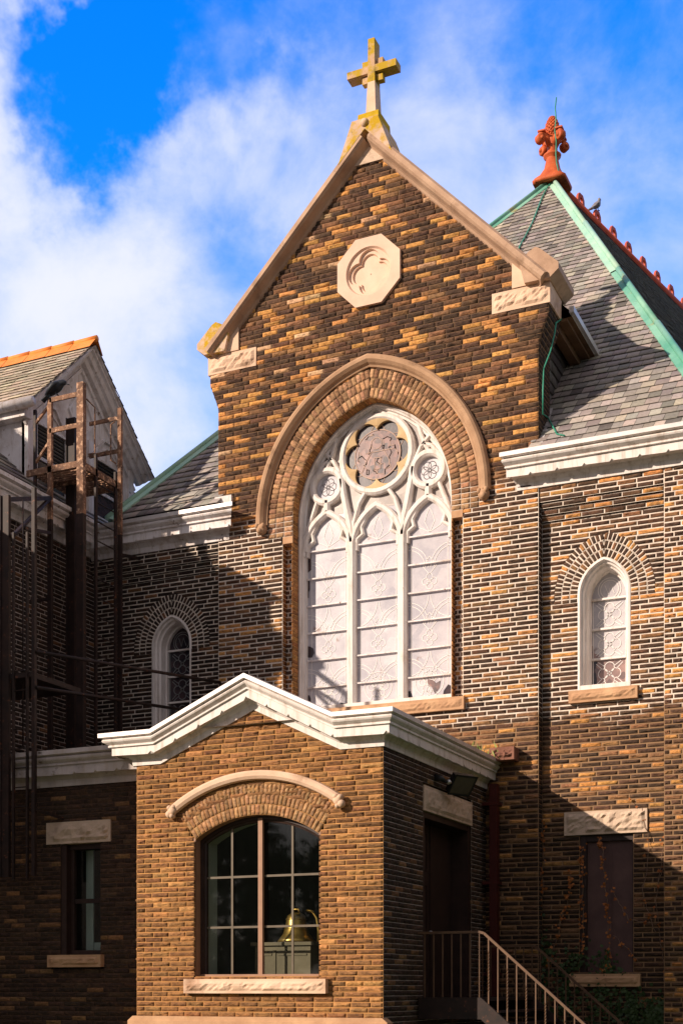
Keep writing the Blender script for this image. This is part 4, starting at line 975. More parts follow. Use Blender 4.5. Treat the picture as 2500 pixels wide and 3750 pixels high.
rock_block('lintel', -13.0, -11.80, 3.945, 4.285, fA, annex, 'lintel', 302, proj=.03, thick=.3, rough_=.05)
awm = MB(); awm.box(aw[0], aw[0]+.10, AY+.02, AY+.3, aw[2], aw[3]); awm.box(aw[1]-.03, aw[1], AY+.1, AY+.3, aw[2], aw[3]); awm.box(aw[0]+.1, aw[1]-.03, AY+.1, AY+.3, aw[3]-.08, aw[3]); awm.box(aw[0]+.1, aw[1]-.03, AY+.12, AY+.3, aw[2], aw[2]+.07)
awm.box(aw[0]+.10, aw[1]-.03, AY+.16, AY+.2, 3.02, 3.09); awm.box(aw[0]+.10, aw[0]+.16, AY+.14, AY+.2, aw[2], aw[3])
awo = awm.build('window', 'darkframe', annex, 'narrow sash window with dark brown frame')
ag = MB(); ag.box(aw[0]+.1, aw[1], AY+.22, AY+.225, aw[2], aw[3]); ag.build('glass', 'clear', awo)
ac = MB(); ac.box(aw[0]+.2, aw[0]+.34, AY+.40, AY+.42, aw[2]+.05, aw[3]); ac.box(aw[0]+.2, aw[1]+.1, AY+.42, AY+.44, aw[2]+.0, aw[2]+.2); ac.build('curtain', 'plaster', awo)
ab = MB(); ab.box(aw[0]-.3, aw[1]+.5, AY+.9, AY+.95, 1.8, 4.4); ab.box(aw[0]-.3, aw[0]-.25, AY+.3, AY+.9, 1.8, 4.4); ab.box(aw[1]+.45, aw[1]+.5, AY+.3, AY+.9, 1.8, 4.4); ab.box(-15.2, -11.2, AY+.95, AY+1.0, 0, 5.3); ab.build('backing_wall', 'roomdark', annex)
rock_block('sill', -12.93, -11.93, 2.02, 2.21, fA, awo, 'stone_brown', 303, proj=.10, thick=.3, rough_=.02)

# ================================================================== WING
WX0 = -15.06; WEND = 16.0
wing = thing('brick_house', 'shaded brick house wing with white gabled dormer and orange ridge tiles', 'house', (-17, 18, 0))
fX = right(WX0)
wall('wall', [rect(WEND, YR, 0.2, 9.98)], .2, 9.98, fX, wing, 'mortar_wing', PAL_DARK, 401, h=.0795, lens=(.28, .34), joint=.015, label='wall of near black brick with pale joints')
wb = MB(); wb.box(-23, WX0-.05, WEND, 32, 0, 10.2); wb.build('backing_wall', 'mortar_wing', wing)
lw = MB(); lw.box(-23, WX0-.02, 12.1, WEND-.02, 0, 8.95); lw.box(-23, WX0-.02, 12.15, 15.0, 9.16, 9.85); lw.box(-23.2, WX0+.15, 11.9, WEND-.02, 8.96, 9.15); lw.build('unseen_shade_wing', 'mortar_wing', wing)  # unseen block added and shaped to shade the annex and fire escape
cornice('cornice', [(WX0, YR-.15, 9.90), (WX0, WEND, 9.90)], [(1., 0), (1., 0)], wing, 'white_old', (.95, .98), flash='white_old')
ez0, ex0 = 10.40, -14.70
wr, _, _ = slates('roof', [(ex0, WEND-.2, ez0), (ex0, 32, ez0), (-19.0, 32, ez0+3.9), (-19.0, WEND-.2, ez0+3.9)], (0, 1, 0), wing, 'slate', PAL_SLATE, 402, expo=.26, w=(.25, .35), label='grey slate roof of the wing')
wd = MB(); wd.add([(ex0, WEND-.2, ez0-.03), (ex0, 32, ez0-.03), (-19, 32, ez0+3.86), (-19, WEND-.2, ez0+3.86), (-23.3, WEND-.2, ez0), (-23.3, 32, ez0)], [(0, 1, 2, 3), (3, 2, 5, 4), (0, 3, 4), (1, 5, 2)]); wd.build('roof_deck', 'roomdark', wr)
# dormer
DX = -15.22; dy0, dy1, dyc, dzb, dzt = 19.70, 23.05, 21.33, 12.18, 13.85
def fD(a, b, o): return (DX+o, a, b)
dm = MB()
dm.prism([(dy0, 10.6), (dy1, 10.6), (dy1, dzb), (dyc, dzt-.15), (dy0, dzb)], fD, 0, -.1)
dm.add([(DX, dy0, 10.55), (DX, dy0, dzb+.05), (-18.2, dy0, dzb+.05), (-18.2, dy0, 10.55)], [(0, 1, 2, 3)])
dm.box(DX-.02, DX+.06, dy0-.03, dy0+.14, 10.62, dzb-.05); dm.box(DX-.02, DX+.06, dy1-.14, dy1+.03, 10.62, dzb-.05); dm.box(DX-.02, DX+.06, 20.98, 21.12, 10.8, dzb+.05); dm.box(DX-.02, DX+.06, 21.55, 21.68, 10.8, dzb+.05)
dmo = dm.build('dormer', 'white_old', wing, 'white painted dormer with gabled front')
# raking mouldings and carved panels
rk = MB()
for (ya_, za_, yb_, zb_) in ((dy0-.20, dzb-.05, dyc, dzt), (dyc, dzt, dy1+.30, dzb-.15)):
    L2 = Vector((yb_-ya_, zb_-za_)).normalized()
    rk.sweep([(ya_, za_), (yb_, zb_)], [(-.16, 0), (-.16, .10), (-.10, .14), (-.09, .20), (-.02, .24), (-.02, .30), (.02, .30), (.02, 0)], fD)
    rk.sweep([(ya_+.12 if ya_ < dyc else ya_, za_-.30 if ya_ < dyc else za_-.36), (yb_ if yb_ <= dyc else yb_-.2, zb_-.36 if yb_ <= dyc else zb_-.24)], [(-.03, 0), (-.03, .05), (.03, .05), (.03, 0)], fD)
for (c0, c1, ct, cb_) in ((19.92, 20.88, 12.40, 12.02), (21.72, 22.70, 12.40, 12.02)):
    mid = (c0+c1)/2
    rk.sweep([(c0, cb_), (mid-.12, ct+.02), (mid+.12, ct+.02), (c1, cb_)], [(-.025, 0), (-.025, .05), (.025, .05), (.025, 0)], fD)
    rk.sweep([(c0+.1, cb_+.05), (mid, ct-.1), (c1-.1, cb_+.05)], [(-.012, 0), (-.012, .03), (.012, .03), (.012, 0)], fD)
rk.sweep([(21.3, 12.15), (20.95, 12.6), (dyc, 13.15), (21.75, 12.6), (21.3, 12.15)], [(-.02, 0), (-.02, .045), (.02, .045), (.02, 0)], fD)
rk.build('dormer_moulding', 'white_old', dmo)
def dsl(pa, pb, pc_, pd, seed, mt_='slate', pal=PAL_SLATEW): return slates('dormer_roof', [pa, pb, pc_, pd], (1, 0, 0), dmo, mt_, pal, seed, expo=.17, w=(.2, .3))
xf = DX+.36
dsl((xf, dy0-.25, dzb-.02), (-19.5, dy0-.25, dzb-.02), (-19.5, dyc, dzt+.08), (xf, dyc, dzt+.08), 411)
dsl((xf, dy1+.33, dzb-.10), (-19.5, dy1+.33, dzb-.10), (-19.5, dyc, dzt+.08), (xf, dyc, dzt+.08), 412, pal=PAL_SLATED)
dd = MB(); dd.add([(xf, dy0-.25, dzb-.06), (-19.5, dy0-.25, dzb-.06), (-19.5, dyc, dzt+.04), (xf, dyc, dzt+.04), (xf, dy1+.33, dzb-.14), (-19.5, dy1+.33, dzb-.14)], [(0, 1, 2, 3), (3, 2, 5, 4)]); dd.build('roof_deck', 'white_old', dmo)
eg = MB(); eg.tube([(xf, dy0-.28, dzb-.10), (-19.5, dy0-.28, dzb-.10)], .09, 10); eg.box(-19.5, xf-.25, dy0-.2, dy0-.0, dzb-.28, dzb-.1); eg.build('gutter', 'white_old', dmo)
rtile = MB(); x = xf+.03; k = 0
while x > -19.3:
    rtile.tube([(x, dyc, dzt+.17), (x-.50, dyc, dzt+.165)], [.058, .052], 10)
    rtile.add([(x, dyc, dzt+.20), (x-.51, dyc, dzt+.20), (x-.53, dyc-.22, dzt-.075), (x-.02, dyc-.22, dzt-.07)], [(0, 1, 2, 3)]); rtile.add([(x, dyc, dzt+.20), (x-.51, dyc, dzt+.20), (x-.53, dyc+.22, dzt-.075), (x-.02, dyc+.22, dzt-.07)], [(0, 1, 2, 3)])
    x -= .52
rtile.build('ridge_tiles', 'orange', dmo, 'bright orange ridge tiles')
d2 = MB(); d2.box(-18.0, DX, 15.98, 17.35, 10.5, 11.35); d2.add([(DX+.2, 15.85, 11.35), (DX+.2, 17.5, 11.35), (-18.2, 17.5, 11.35), (-18.2, 15.85, 11.35), (DX-.5, 16.67, 11.75), (-18.2, 16.67, 11.75)], [(0, 1, 2, 3), (0, 1, 4), (1, 2, 5, 4), (3, 0, 4, 5), (2, 3, 5)])  # unseen dormer added so its shadow falls on the gable wall
d2.build('dormer', 'white_old', wing, 'unseen low white dormer added to shape the shadow on the gable wall')
for (wy0, wy1) in ((19.93, 20.92), (21.74, 22.62)):
    w = MB(); z0, z1 = 10.86, 11.95
    w.box(DX+.0, DX+.05, wy0-.05, wy0+.03, z0, z1); w.box(DX, DX+.05, wy1-.10, wy1, z0, z1); w.box(DX, DX+.045, wy0+.03, wy1-.1, 11.32, 11.38); w.box(DX, DX+.07, wy0-.08, wy1+.05, z0-.05, z0); w.box(DX, DX+.055, wy0-.05, wy1, z1, z1+.04)
    wo = w.build('window', 'white_old', dmo)
    g = MB(); g.box(DX-.0, DX+.012, wy0+.03, wy1-.10, z0, z1); g.build('glass', 'dark_glass', wo)
    bl_ = MB()
    for q in range(8): bl_.box(DX+.012, DX+.028, wy0+.06, wy1-.13, 11.40+q*.068, 11.43+q*.068)
    bl_.build('blind', 'roomdark', wo)

# ================================================================== FIRE ESCAPE
fe = thing('fire_escape', 'rusty steel fire escape tower in front of the white dormer', 'fire escape', (-14.3, 19.6, 5.3))
def post(name, x, y, z0, z1, wx, wy, mat, lab=None):
    m = MB(); m.box(x-wx/2, x+wx/2, y-wy/2, y+wy/2, z0, z1)
    if wx > .1: m.box(x-wx/2-.012, x-wx/2, y-wy/2-.03, y+wy/2, z0, z1)
    if mat == 'rust':
        m = MB(); m.box(x-wx/2, x+wx/2, y-wy/2, y+wy/2, z0, 10.0, 1); m.box(x-wx/2, x+wx/2, y-wy/2, y+wy/2, 10.0, z1, 0); mat = ['rust', 'steel']  # paler rust on top; shade on the lower post put in as dark steel
    return m.build(name, mat, fe, lab)
zA = P(184, 1459, 19.6)[1]; zB = P(300, 1402, 19.6)[1]; zC = PX(438, 1494, -13.96)[1]
xA, xB = P(184, 1500, 19.6)[0], P(298, 1500, 19.6)[0]; yC = 20.80; xD = P(328, 1600, yC)[0]
PLZ = 10.92
post('post', xA, 19.6, 5.38, zA, .085, .06, 'rust'); post('post', xB, 19.6, 5.38, zB, .135, .10, 'rust'); post('post', xB, yC, 5.38, zC, .075, .06, 'rust'); post('post', xD, 20.3, 5.38, 12.05, .16, .16, 'steel')
post('post', -14.95, 19.6, 9.9, 12.0, .05, .05, 'steel')
rl_ = MB()
for z in (P(240, 1455, 19.6)[1], P(240, 1568, 19.6)[1]):
    rl_.box(xA, xB, 19.57, 19.60, z-.04, z+.04); rl_.build('handrail', 'rust', fe); rl_ = MB()
for v_ in (1538, 1658):
    z = P(400, v_, yC)[1]; rl_.box(xD, xB, yC-.015, yC+.015, z-.035, z+.035); rl_.build('handrail', 'rust', fe); rl_ = MB()
rl_.tube([(xB+.04, 19.7, 12.05), (xB+.04, 19.95, 12.0), (xB+.04, 19.95, 11.2), (xB+.04, 19.75, 11.1)], .014, 6); rl_.build('hoop_bar', 'rust', fe); rl_ = MB()
rl_.tube([(xB-.05, yC-.1, 12.05), (xB-.12, yC-.12, 12.0), (xB-.12, yC-.12, 11.35), (xB-.02, yC-.1, 11.28)], .014, 6); rl_.build('hoop_bar', 'rust', fe); rl_ = MB()
for (za_, zb_) in ((11.75, 12.05), (11.05, 11.4), (10.1, 10.55)):
    rl_ = MB(); rl_.bar((-14.95, 19.6, za_), (xA, 19.6, zb_), .04); rl_.build('diagonal_brace', 'rust', fe)
pf = MB()
pf.box(xA-.5, xB, 19.57, 19.62, PLZ-.09, PLZ+.02); pf.box(xB-.03, xB+.02, 19.6, yC, PLZ-.10, PLZ+.02); pf.box(xA-.5, xB, yC-.03, yC+.02, PLZ-.10, PLZ+.02)
y = 19.68
while y < yC-.05: pf.box(xA-.5, xB-.03, y, y+.035, PLZ-.02, PLZ+.01); y += .085
pf.box(-15.1, xB-.02, 20.15, 20.2, PLZ-.10, PLZ-.03)
pf.build('platform', 'rust', fe)
ld = MB(); xl = P(351, 1700, 20.05)[0]; lyA, lyB = 20.05, 20.72
lx = xB+.0
ly0 = PX(351, 1800, lx)[0]; ly1 = PX(423, 1800, lx)[0]
ld.box(lx-.02, lx+.02, ly0-.03, ly0+.03, 5.38, 11.2); ld.box(lx-.02, lx+.02, ly1-.03, ly1+.03, 5.38, 11.1)
z = 5.6
while z < 10.9: ld.tube([(lx, ly0, z), (lx, ly1, z)], .012, 6); z += .34
ld.build('ladder', 'steel', fe)
# lower flight standing in front of the annex
G = []
for (u, z1v, w_) in ((23, 1815, .13), (125, 1787, .06)):
    x_, zt_ = P(u, z1v, 16.9); G.append((x_, zt_)); post('post', x_, 16.9, 3.42, zt_, w_, .06, 'steel')
lo2 = MB()
for u in (50, 100):
    x_, zt_ = P(u, 1950, 16.9); lo2.box(x_-.017, x_+.017, 16.88, 16.92, 3.38, zt_)
x0_, x1_ = P(50, 2000, 16.9)[0], P(100, 2000, 16.9)[0]
z = 3.6
while z < 7.4: lo2.tube([(x0_, 16.9, z), (x1_, 16.9, z)], .010, 6); z += .30
lo2.build('ladder', 'steel', fe)
def brace(kind, a, b, w):
    m = MB(); (m.bar(a, b, w) if kind == 'bar' else m.tube([a, b], w, 8)); m.build('brace', 'steel', fe)
brace('bar', (G[0][0], 16.9, G[0][1]-.06), (xA, 19.6, P(180, 1825, 19.6)[1]), .07); brace('bar', (P(45, 1950, 16.9)[0], 16.9, P(45, 1965, 16.9)[1]), (xA, 19.6, P(180, 1825, 19.6)[1]), .05)
brace('bar', (P(100, 1935, 16.9)[0], 16.9, P(100, 1937, 16.9)[1]), (xA, 19.6, P(180, 1952, 19.6)[1]), .05); brace('rod', (P(84, 1815, 17.2)[0], 17.2, P(84, 1830, 17.2)[1]), (P(84, 1815, 17.2)[0], 17.2, 5.5), .012)
for (v0, u1, v1) in ((2387, 806, 2500), (2518, 668, 2600)):
    a = (P(135, v0, 16.9)[0], 16.9, P(135, v0, 16.9)[1]); xe, ze = P(u1, v1, YB if u1 > 700 else YR); brace('rod', a, (xe, YB if u1 > 700 else YR, ze), .028)
xe, ze = P(530, 2050, YR); brace('bar', (xB, yC, P(445, 2030, yC)[1]), (xe, YR, ze), .05)
brace('bar', (P(130, 2965, 16.9)[0], 16.9, P(130, 2965, 16.9)[1]), (P(232, 3000, AY)[0], AY, P(232, 3000, AY)[1]), .04)
brace('bar', (xA, 19.6, 8.6), (WX0, 19.6, 8.6), .05); brace('bar', (xB-.02, 19.6, 6.9), (WX0, 19.9, 7.0), .05)

pl2 = MB(); xg = P(60, 2470, 16.9)[0]; zz = P(60, 2470, 16.9)[1]; pl2.box(-14.9, P(112, 2400, 16.9)[0], 16.9, 18.2, zz-.06, zz+.02); pl2.build('platform', 'steel', fe)

# ================================================================== STAIR, LAMP, PIPE
st = thing('staircase', 'dark iron stair with railings climbing to the porch side door', 'staircase', (-6.0, 19.6, 0))
LZ = 1.55; yn, yf = 18.30, 20.85; xb_ = -6.16; sl = .877; xe_ = -4.3
ls = MB(); ls.box(XV1+.03, xb_, yn, yf, LZ-.04, LZ); ls.box(XV1+.03, xb_, yn-.06, yn, LZ-.30, LZ+.01); ls.box(XV1+.03, xb_, yf, yf+.06, LZ-.3, LZ+.01); ls.build('landing', 'steel', st)
for yy in (yn-.06, yf):
    sp_ = MB()
    sp_.prism([(xb_, LZ+.01), (xb_, LZ-.30), (xe_, LZ-.30-sl*(xe_-xb_)), (xe_, LZ+.01-sl*(xe_-xb_))], front(yy+.06), 0, .06); sp_.build('stringer', 'steel', st)
for k in range(1, 9):
    m = MB(); m.box(xb_+(k-1)*.205, xb_+k*.205+.02, yn, yf, LZ-k*.18-.03, LZ-k*.18); m.build('step', 'steel', st)
for yy, rz, lab in ((yn-.03, .945, 'near railing catching the sun'), (yf+.03, .82, 'far railing in shade')):
    r = MB(); zt_ = LZ+rz
    pts = [(XV1+.02, yy, zt_), (xb_-.03, yy, zt_), (xb_+.04, yy, zt_-.02), (xe_, yy, zt_-sl*(xe_-xb_))]
    for a, b in zip(pts[:-1], pts[1:]): r.bar(a, b, .036)
    ro_ = r.build('railing', 'rail', st, lab)
    x = XV1+.12; i = 0
    while x < xe_-.05:
        base = LZ if x < xb_ else LZ-sl*(x-xb_); b_ = MB()
        if i % 2 and x > xb_:
            zb, zt2 = base, base+rz; nT = 40; v = []; f = []
            for j in range(nT+1):
                z = zb+(zt2-zb)*j/nT; q = (z-zb)/(zt2-zb); t = q*0 if (q < .2 or q > .8) else (q-.2)/.6*6*pi
                for c_ in range(4): an = t+pi/4+c_*pi/2; v.append((x+.0125*cos(an), yy+.0125*sin(an), z))
            f = [(j*4+c_, j*4+(c_+1) % 4, (j+1)*4+(c_+1) % 4, (j+1)*4+c_) for j in range(nT) for c_ in range(4)]
            b_.add(v, f)
        else: b_.box(x-.0085, x+.0085, yy-.0085, yy+.0085, base-.0, base+rz-.018)
        b_.build('baluster', 'rail', ro_); x += .138; i += 1

fl = thing('floodlight', 'black floodlight on a bracket under the porch cornice', 'floodlight', (XV1, 19.2, 4.78))
lb = MB(); c0 = Vector((XV1+.27, 19.42, 4.80)); 
def fl_p(a, b, o):      # a along wall, b up, o out, tilted downwards
    t = radians(38); n = Vector((.86*cos(t), -.51*cos(t), -sin(t))); h = Vector((.51, .86, 0)); u_ = h.cross(n)*-1
    if u_.z < 0: u_ = -u_
    q = c0+h*a*1.15+u_*b*1.25+n*o; return (q.x, q.y, q.z)
lb.prism([(-.17, -.12), (.17, -.12), (.17, .12), (-.17, .12)], fl_p, 0, -.07)
v = [fl_p(a, b, o) for (a, b, o) in ((-.17, -.12, .0), (.17, -.12, 0), (.17, .12, 0), (-.17, .12, 0), (-.19, -.14, .05), (.19, -.14, .05), (.19, .14, .05), (-.19, .14, .05), (-.165, -.115, .05), (.165, -.115, .05), (.165, .115, .05), (-.165, .115, .05))]
lb.add(v, [(0, 1, 5, 4), (1, 2, 6, 5), (2, 3, 7, 6), (3, 0, 4, 7), (4, 5, 9, 8), (5, 6, 10, 9), (6, 7, 11, 10), (7, 4, 8, 11)]); lb.build('lamp_housing', 'black', fl)
lg = MB(); lg.add([fl_p(a, b, .045) for a, b in ((-.165, -.115), (.165, -.115), (.165, .115), (-.165, .115))], [(0, 1, 2, 3)]); lg.build('lens', 'lamp_glass', fl)
lk = MB(); lk.tube([(XV1, 19.0, 4.86), (XV1+.10, 19.02, 4.84), (XV1+.14, 19.05, 4.80)], [.06, .045, .03], 10); lk.tube([(XV1+.14, 19.05, 4.80), (XV1+.20, 19.25, 4.80)], .022, 8); lk.build('bracket', 'black', fl)
kk = MB(); kk.ell((XV1+.17, 19.14, 4.80), (.04, .04, .04)); kk.build('knuckle', 'chrome', fl)
dp = thing('downpipe', 'dark red square downpipe in the corner beside the porch', 'downpipe', (XV1+.2, YB-.2, 0))
d1 = MB(); d1.box(XV1+.14, XV1+.27, YB-.24, YB-.10, .1, 5.05); d1.build('pipe', 'red_pipe', dp)
d1 = MB()
for z in (1.9, 3.4, 4.7): d1.box(XV1+.02, XV1+.29, YB-.25, YB-.02, z, z+.05)
d1.build('pipe_clamp', 'red_pipe', dp)

# ================================================================== BIRDS
def bird(name, label, loc, yaw, s, mat, crow):
    t = thing(name, label, 'bird', loc)
    B_ = Matrix.Translation(loc) @ Matrix.Rotation(yaw, 4, 'Z') @ Matrix.Scale(s, 4)
    def w(p): q = B_ @ Vector(p); return (q.x, q.y, q.z)
    m = MB()
    if crow: sp = [(-.16, .0, .03, .015), (-.11, 0, .075, .07), (-.04, 0, .11, .095), (.04, 0, .155, .092), (.09, 0, .18, .070), (.135, 0, .195, .052), (.17, 0, .185, .040), (.195, 0, .17, .016)]
    else: sp = [(-.16, 0, -.01, .012), (-.10, 0, .04, .04), (-.04, 0, .09, .065), (.02, 0, .14, .066), (.05, 0, .19, .045), (.06, 0, .235, .032), (.065, 0, .265, .032), (.075, 0, .285, .016)]
    m.tube([w(p[:3]) for p in sp], [p[3]*s for p in sp], 14)
    b0 = (.19, 0, .17) if crow else (.085, 0, .268); b1 = (.265, 0, .135) if crow else (.125, 0, .258)
    for sy in (-1, 1):                                  # folded wings
        if crow: ws = [(.07, sy*.07, .17, .03), (-.02, sy*.09, .135, .055), (-.11, sy*.065, .07, .045), (-.21, sy*.03, -.01, .012)]
        else: ws = [(.03, sy*.05, .15, .02), (-.04, sy*.06, .105, .036), (-.10, sy*.045, .05, .026), (-.17, sy*.02, .0, .006)]
        m.tube([w(p[:3]) for p in ws], [p[3]*s for p in ws], 8)
    # tail fan
    e = (-.27, -.09) if crow else (-.24, -.05)
    for q in (-2, -1, 0, 1, 2):
        a = w((-.12, q*.008, .05 if crow else .01)); b = w((e[0], q*.022, e[1])); m.tube([a, b], [.022*s, .017*s], 6)
    m.build('body', mat, t)
    bk_ = MB(); bk_.tube([w(b0), w(b1)], [.017*s, .003*s], 8); bk_.build('beak', 'black', t)
    lg_ = MB()
    for sy in (-1, 1):
        lg_.tube([w((.0, sy*.03, .06)), w((.0, sy*.03, .0))], .008*s, 6)
        for q in (-.5, 0, .5): lg_.tube([w((0, sy*.03, .0)), w((.04*cos(q), sy*.03+.04*sin(q), -.008))], .006*s, 5)
    lg_.build('feet', 'black', t)
cp = P(205, 1454, 19.6)
bird('crow', 'black crow perched on the top rail of the fire escape', (cp[0]+.02, 19.585, cp[1]+.035), radians(8), 1.0, 'feather', True)
pp = APX+rd*(.55+.93*2)+Vector((0, 0, .41))
bird('pigeon', 'grey pigeon perched on the red ridge cresting', tuple(pp), radians(60), 1.25, 'pigeon', False)

# ================================================================== CABLES
def onroof(u, v):
    a = atan((u-1250)/FOC)-TH; t = tan(a); k = cos(TH)-t*sin(TH); s = (3619-v)/FOC*k; Y = (10.75+1.7)/(1-s); return (Y*t, Y-.03, 1.7+s*Y+.03)
cb = MB(); pz = [(ax+.16, ay-.2, az+2.0), (ax+.13, ay-.2, az+1.75), (ax+.15, ay-.2, az+1.5), (ax+.12, ay-.2, az+1.2), (ax+.17, ay-.25, az+.9), (ax+.16, ay-.25, az+.6), (ax+.19, ay-.3, az+.35), (ax+.26, ay-.3, az+.05)]
pz += [onroof(u, v) for u, v in ((2030, 663), (2005, 690), (1985, 730), (1962, 790), (1950, 820), (1925, 870), (1905, 905), (1895, 930))]
cb.tube(pz, .016, 6); tag(cb.build('lightning_cable', 'wire'), 'green cable running from the finial down the slates', 'cable')
cb = MB(); q0 = [P(u, v, YB-.02) for u, v in ((0, 0),)]
pts = []
for (u, v) in ((2058, 1166), (2035, 1182), (2030, 1220), (2015, 1285), (1990, 1350), (1987, 1430), (1987, 1515)):
    Yq, zq = PX(u, v, XC+HB+.06 if v > 1300 else XC+HB+.20-.05*(v-1166)/134*1.0); pts.append((XC+HB+.06 if v > 1300 else XC+HB+.20-.05*(v-1166)/134, Yq, zq))
for (u, v) in ((2008, 1540), (2025, 1570), (2040, 1598), (2068, 1604)): pts.append(onroof(u, v))
cb.tube(pts, .013, 6); tag(cb.build('lightning_cable', 'wire'), 'green cable down the corner of the gable wall onto the lower slates', 'cable')

# ================================================================== PLANTS
rng = random.Random(11)
def vine(label, lines, leafmat, leafn, spread, seed, name='climbing_vine', lsize=.036, group=None):
    r = random.Random(seed); m = MB()
    for ln in lines:
        pts = []
        for i in range(len(ln)-1):
            for k in range(6):
                t = k/6; u = ln[i][0]+(ln[i+1][0]-ln[i][0])*t+r.uniform(-5, 5); v = ln[i][1]+(ln[i+1][1]-ln[i][1])*t+r.uniform(-4, 4)
                x, z = P(u, v, YR-.05); pts.append((x, YR-.05+r.uniform(-.02, .01), z))
        if len(pts) > 1: m.tube(pts, [.007*(1-.5*i/len(pts)) for i in range(len(pts))], 5)
        for _ in range(leafn):
            p = Vector(r.choice(pts))+Vector((r.gauss(0, spread), r.uniform(-.05, 0), r.gauss(0, spread)))
            s = r.uniform(.6, 1.3)*lsize; n = Vector((r.uniform(-.6, .6), -1, r.uniform(-.3, .7))).normalized(); a = n.cross(Vector((0, 0, 1))).normalized(); b = n.cross(a)
            th = r.uniform(0, 6.28); a, b = a*cos(th)+b*sin(th), b*cos(th)-a*sin(th)
            m.add([p-a*s*.7, p+b*s*.5, p+a*s*.7+n*s*.2, p-b*s*.9], [(0, 1, 2), (0, 2, 3)], 1)
    o = m.build(name, ['stem', leafmat]); tag(o, label, 'vine'); return o
vine('bare vine with orange leaves hanging down the middle of the boarded window', [[(2195, 3070), (2205, 3120), (2215, 3220), (2222, 3330), (2228, 3420), (2230, 3530), (2205, 3570)]], 'leaf', 90, .022, 1)
vine('thin orange leaved vine creeping up the wall left of the boarded window', [[(1990, 3600), (1975, 3400), (1985, 3250), (1990, 3140), (1980, 2960)], [(2010, 3540), (2060, 3370), (2090, 3250), (2085, 3180)], [(1960, 3330), (1925, 3260), (1905, 3180)], [(2130, 3500), (2136, 3350), (2130, 3200), (2132, 3090)]], 'leaf', 60, .03, 2)
vine('bare branching vine stems right of the boarded window', [[(2440, 3640), (2425, 3480), (2400, 3330), (2420, 3130), (2450, 2960), (2480, 2850)], [(2400, 3420), (2350, 3280), (2380, 3100), (2350, 2960), (2300, 2930)], [(2425, 3480), (2470, 3300), (2500, 3200)], [(2380, 3380), (2300, 3370), (2250, 3280), (2230, 3250)], [(2410, 3250), (2440, 3120), (2430, 3000), (2460, 2900)], [(2330, 3520), (2290, 3470), (2240, 3420)]], 'leaf', 12, .03, 3)
vine('dark green ivy mass climbing behind the stair railings', [[(1950, 3740), (1970, 3600), (1985, 3480), (1960, 3400)], [(2050, 3750), (2080, 3650), (2060, 3560), (2120, 3520)], [(2180, 3740), (2200, 3640), (2240, 3560), (2180, 3500)], [(2300, 3745), (2330, 3680), (2280, 3640)], [(1880, 3745), (1900, 3640)], [(2420, 3745), (2400, 3700)]], 'ivy', 260, .13, 4, 'ivy', .045)
gt = MB()
for k in range(34):
    x = rng.uniform(-7.35, -6.75); y = rng.uniform(20.6, 21.3); h = rng.uniform(.08, .3); lx_, ly_ = rng.uniform(-.12, .12), rng.uniform(-.1, .1)
    gt.add([(x-.006, y, 5.45), (x+.006, y, 5.45), (x+lx_*.5+.004, y+ly_*.5, 5.45+h*.7), (x+lx_, y+ly_, 5.45+h)], [(0, 1, 2), (0, 2, 3)])
tag(gt.build('grass_tuft', 'grass'), 'tuft of grass growing on the porch roof against the church wall', 'grass')

# ================================================================== GROUND
g = MB(); g.add([(-300, -200, 0), (300, -200, 0), (300, 400, 0), (-300, 400, 0)], [(0, 1, 2, 3)]); tag(g.build('ground', 'ground'), 'dark lawn round the church', kind='structure')
g = MB(); g.add([(-300, -12, .004), (300, -12, .004), (300, 6, .004), (-300, 6, .004)], [(0, 1, 2, 3)]); tag(g.build('road', 'asphalt'), 'asphalt road in front of the church', kind='structure')
g = MB(); g.box(-300, 300, 6, 8.2, 0, .13); tag(g.build('pavement', 'lintel'), 'pavement with a raised kerb', kind='structure')

rt_ = random.Random(5)
def tree(x, y, h, rad, lab, grp='unseen trees added across the road'):
    t = thing('tree', lab, 'tree', (x, y, 0), grp)
    m = MB(); m.tube([(x, y, 0), (x+.1, y, h*.3), (x-.1, y+.1, h*.6), (x, y, h*.85)], [.28, .2, .13, .05], 8)
    for k in range(6):
        an = k*1.05; m.tube([(x, y, h*(.35+.06*k)), (x+cos(an)*rad*.6, y+sin(an)*rad*.6, h*(.5+.07*k))], [.09, .03], 6)
    m.build('trunk', 'stem', t); c = MB()
    for k in range(36):
        an, q = rt_.uniform(0, 6.28), sqrt(rt_.random()); zc_ = h*rt_.uniform(.22, .95); rr = rad*q*(1-abs(zc_/h-.55)*.9)
        cx_, cy_ = x+rr*cos(an), y+rr*sin(an)
        for _ in range(130):
            p = Vector((cx_+rt_.gauss(0, .55), cy_+rt_.gauss(0, .55), zc_+rt_.gauss(0, .5))); a = Vector((rt_.gauss(0, 1), rt_.gauss(0, 1), rt_.gauss(0, 1))).normalized()*.30; b = a.orthogonal().normalized()*.22
            c.add([p-a, p+b, p+a, p-b], [(0, 1, 2, 3)])
    c.build('crown', 'ivy', t)
for i, (x, y, h, rad) in enumerate(((-26, -24, 10, 3.6), (-19, -27, 11.5, 4), (-12, -24, 10, 3.8), (-5, -27, 11, 4), (2, -25, 10.5, 3.8), (9, -24, 9, 3.6), (-34, -26, 10, 4), (17, -26, 11, 4))):  # unseen row added to darken the porch glass reflection and low sky light
    tree(x, y, h, rad, 'unseen leafy tree added across the road to darken the window reflection')

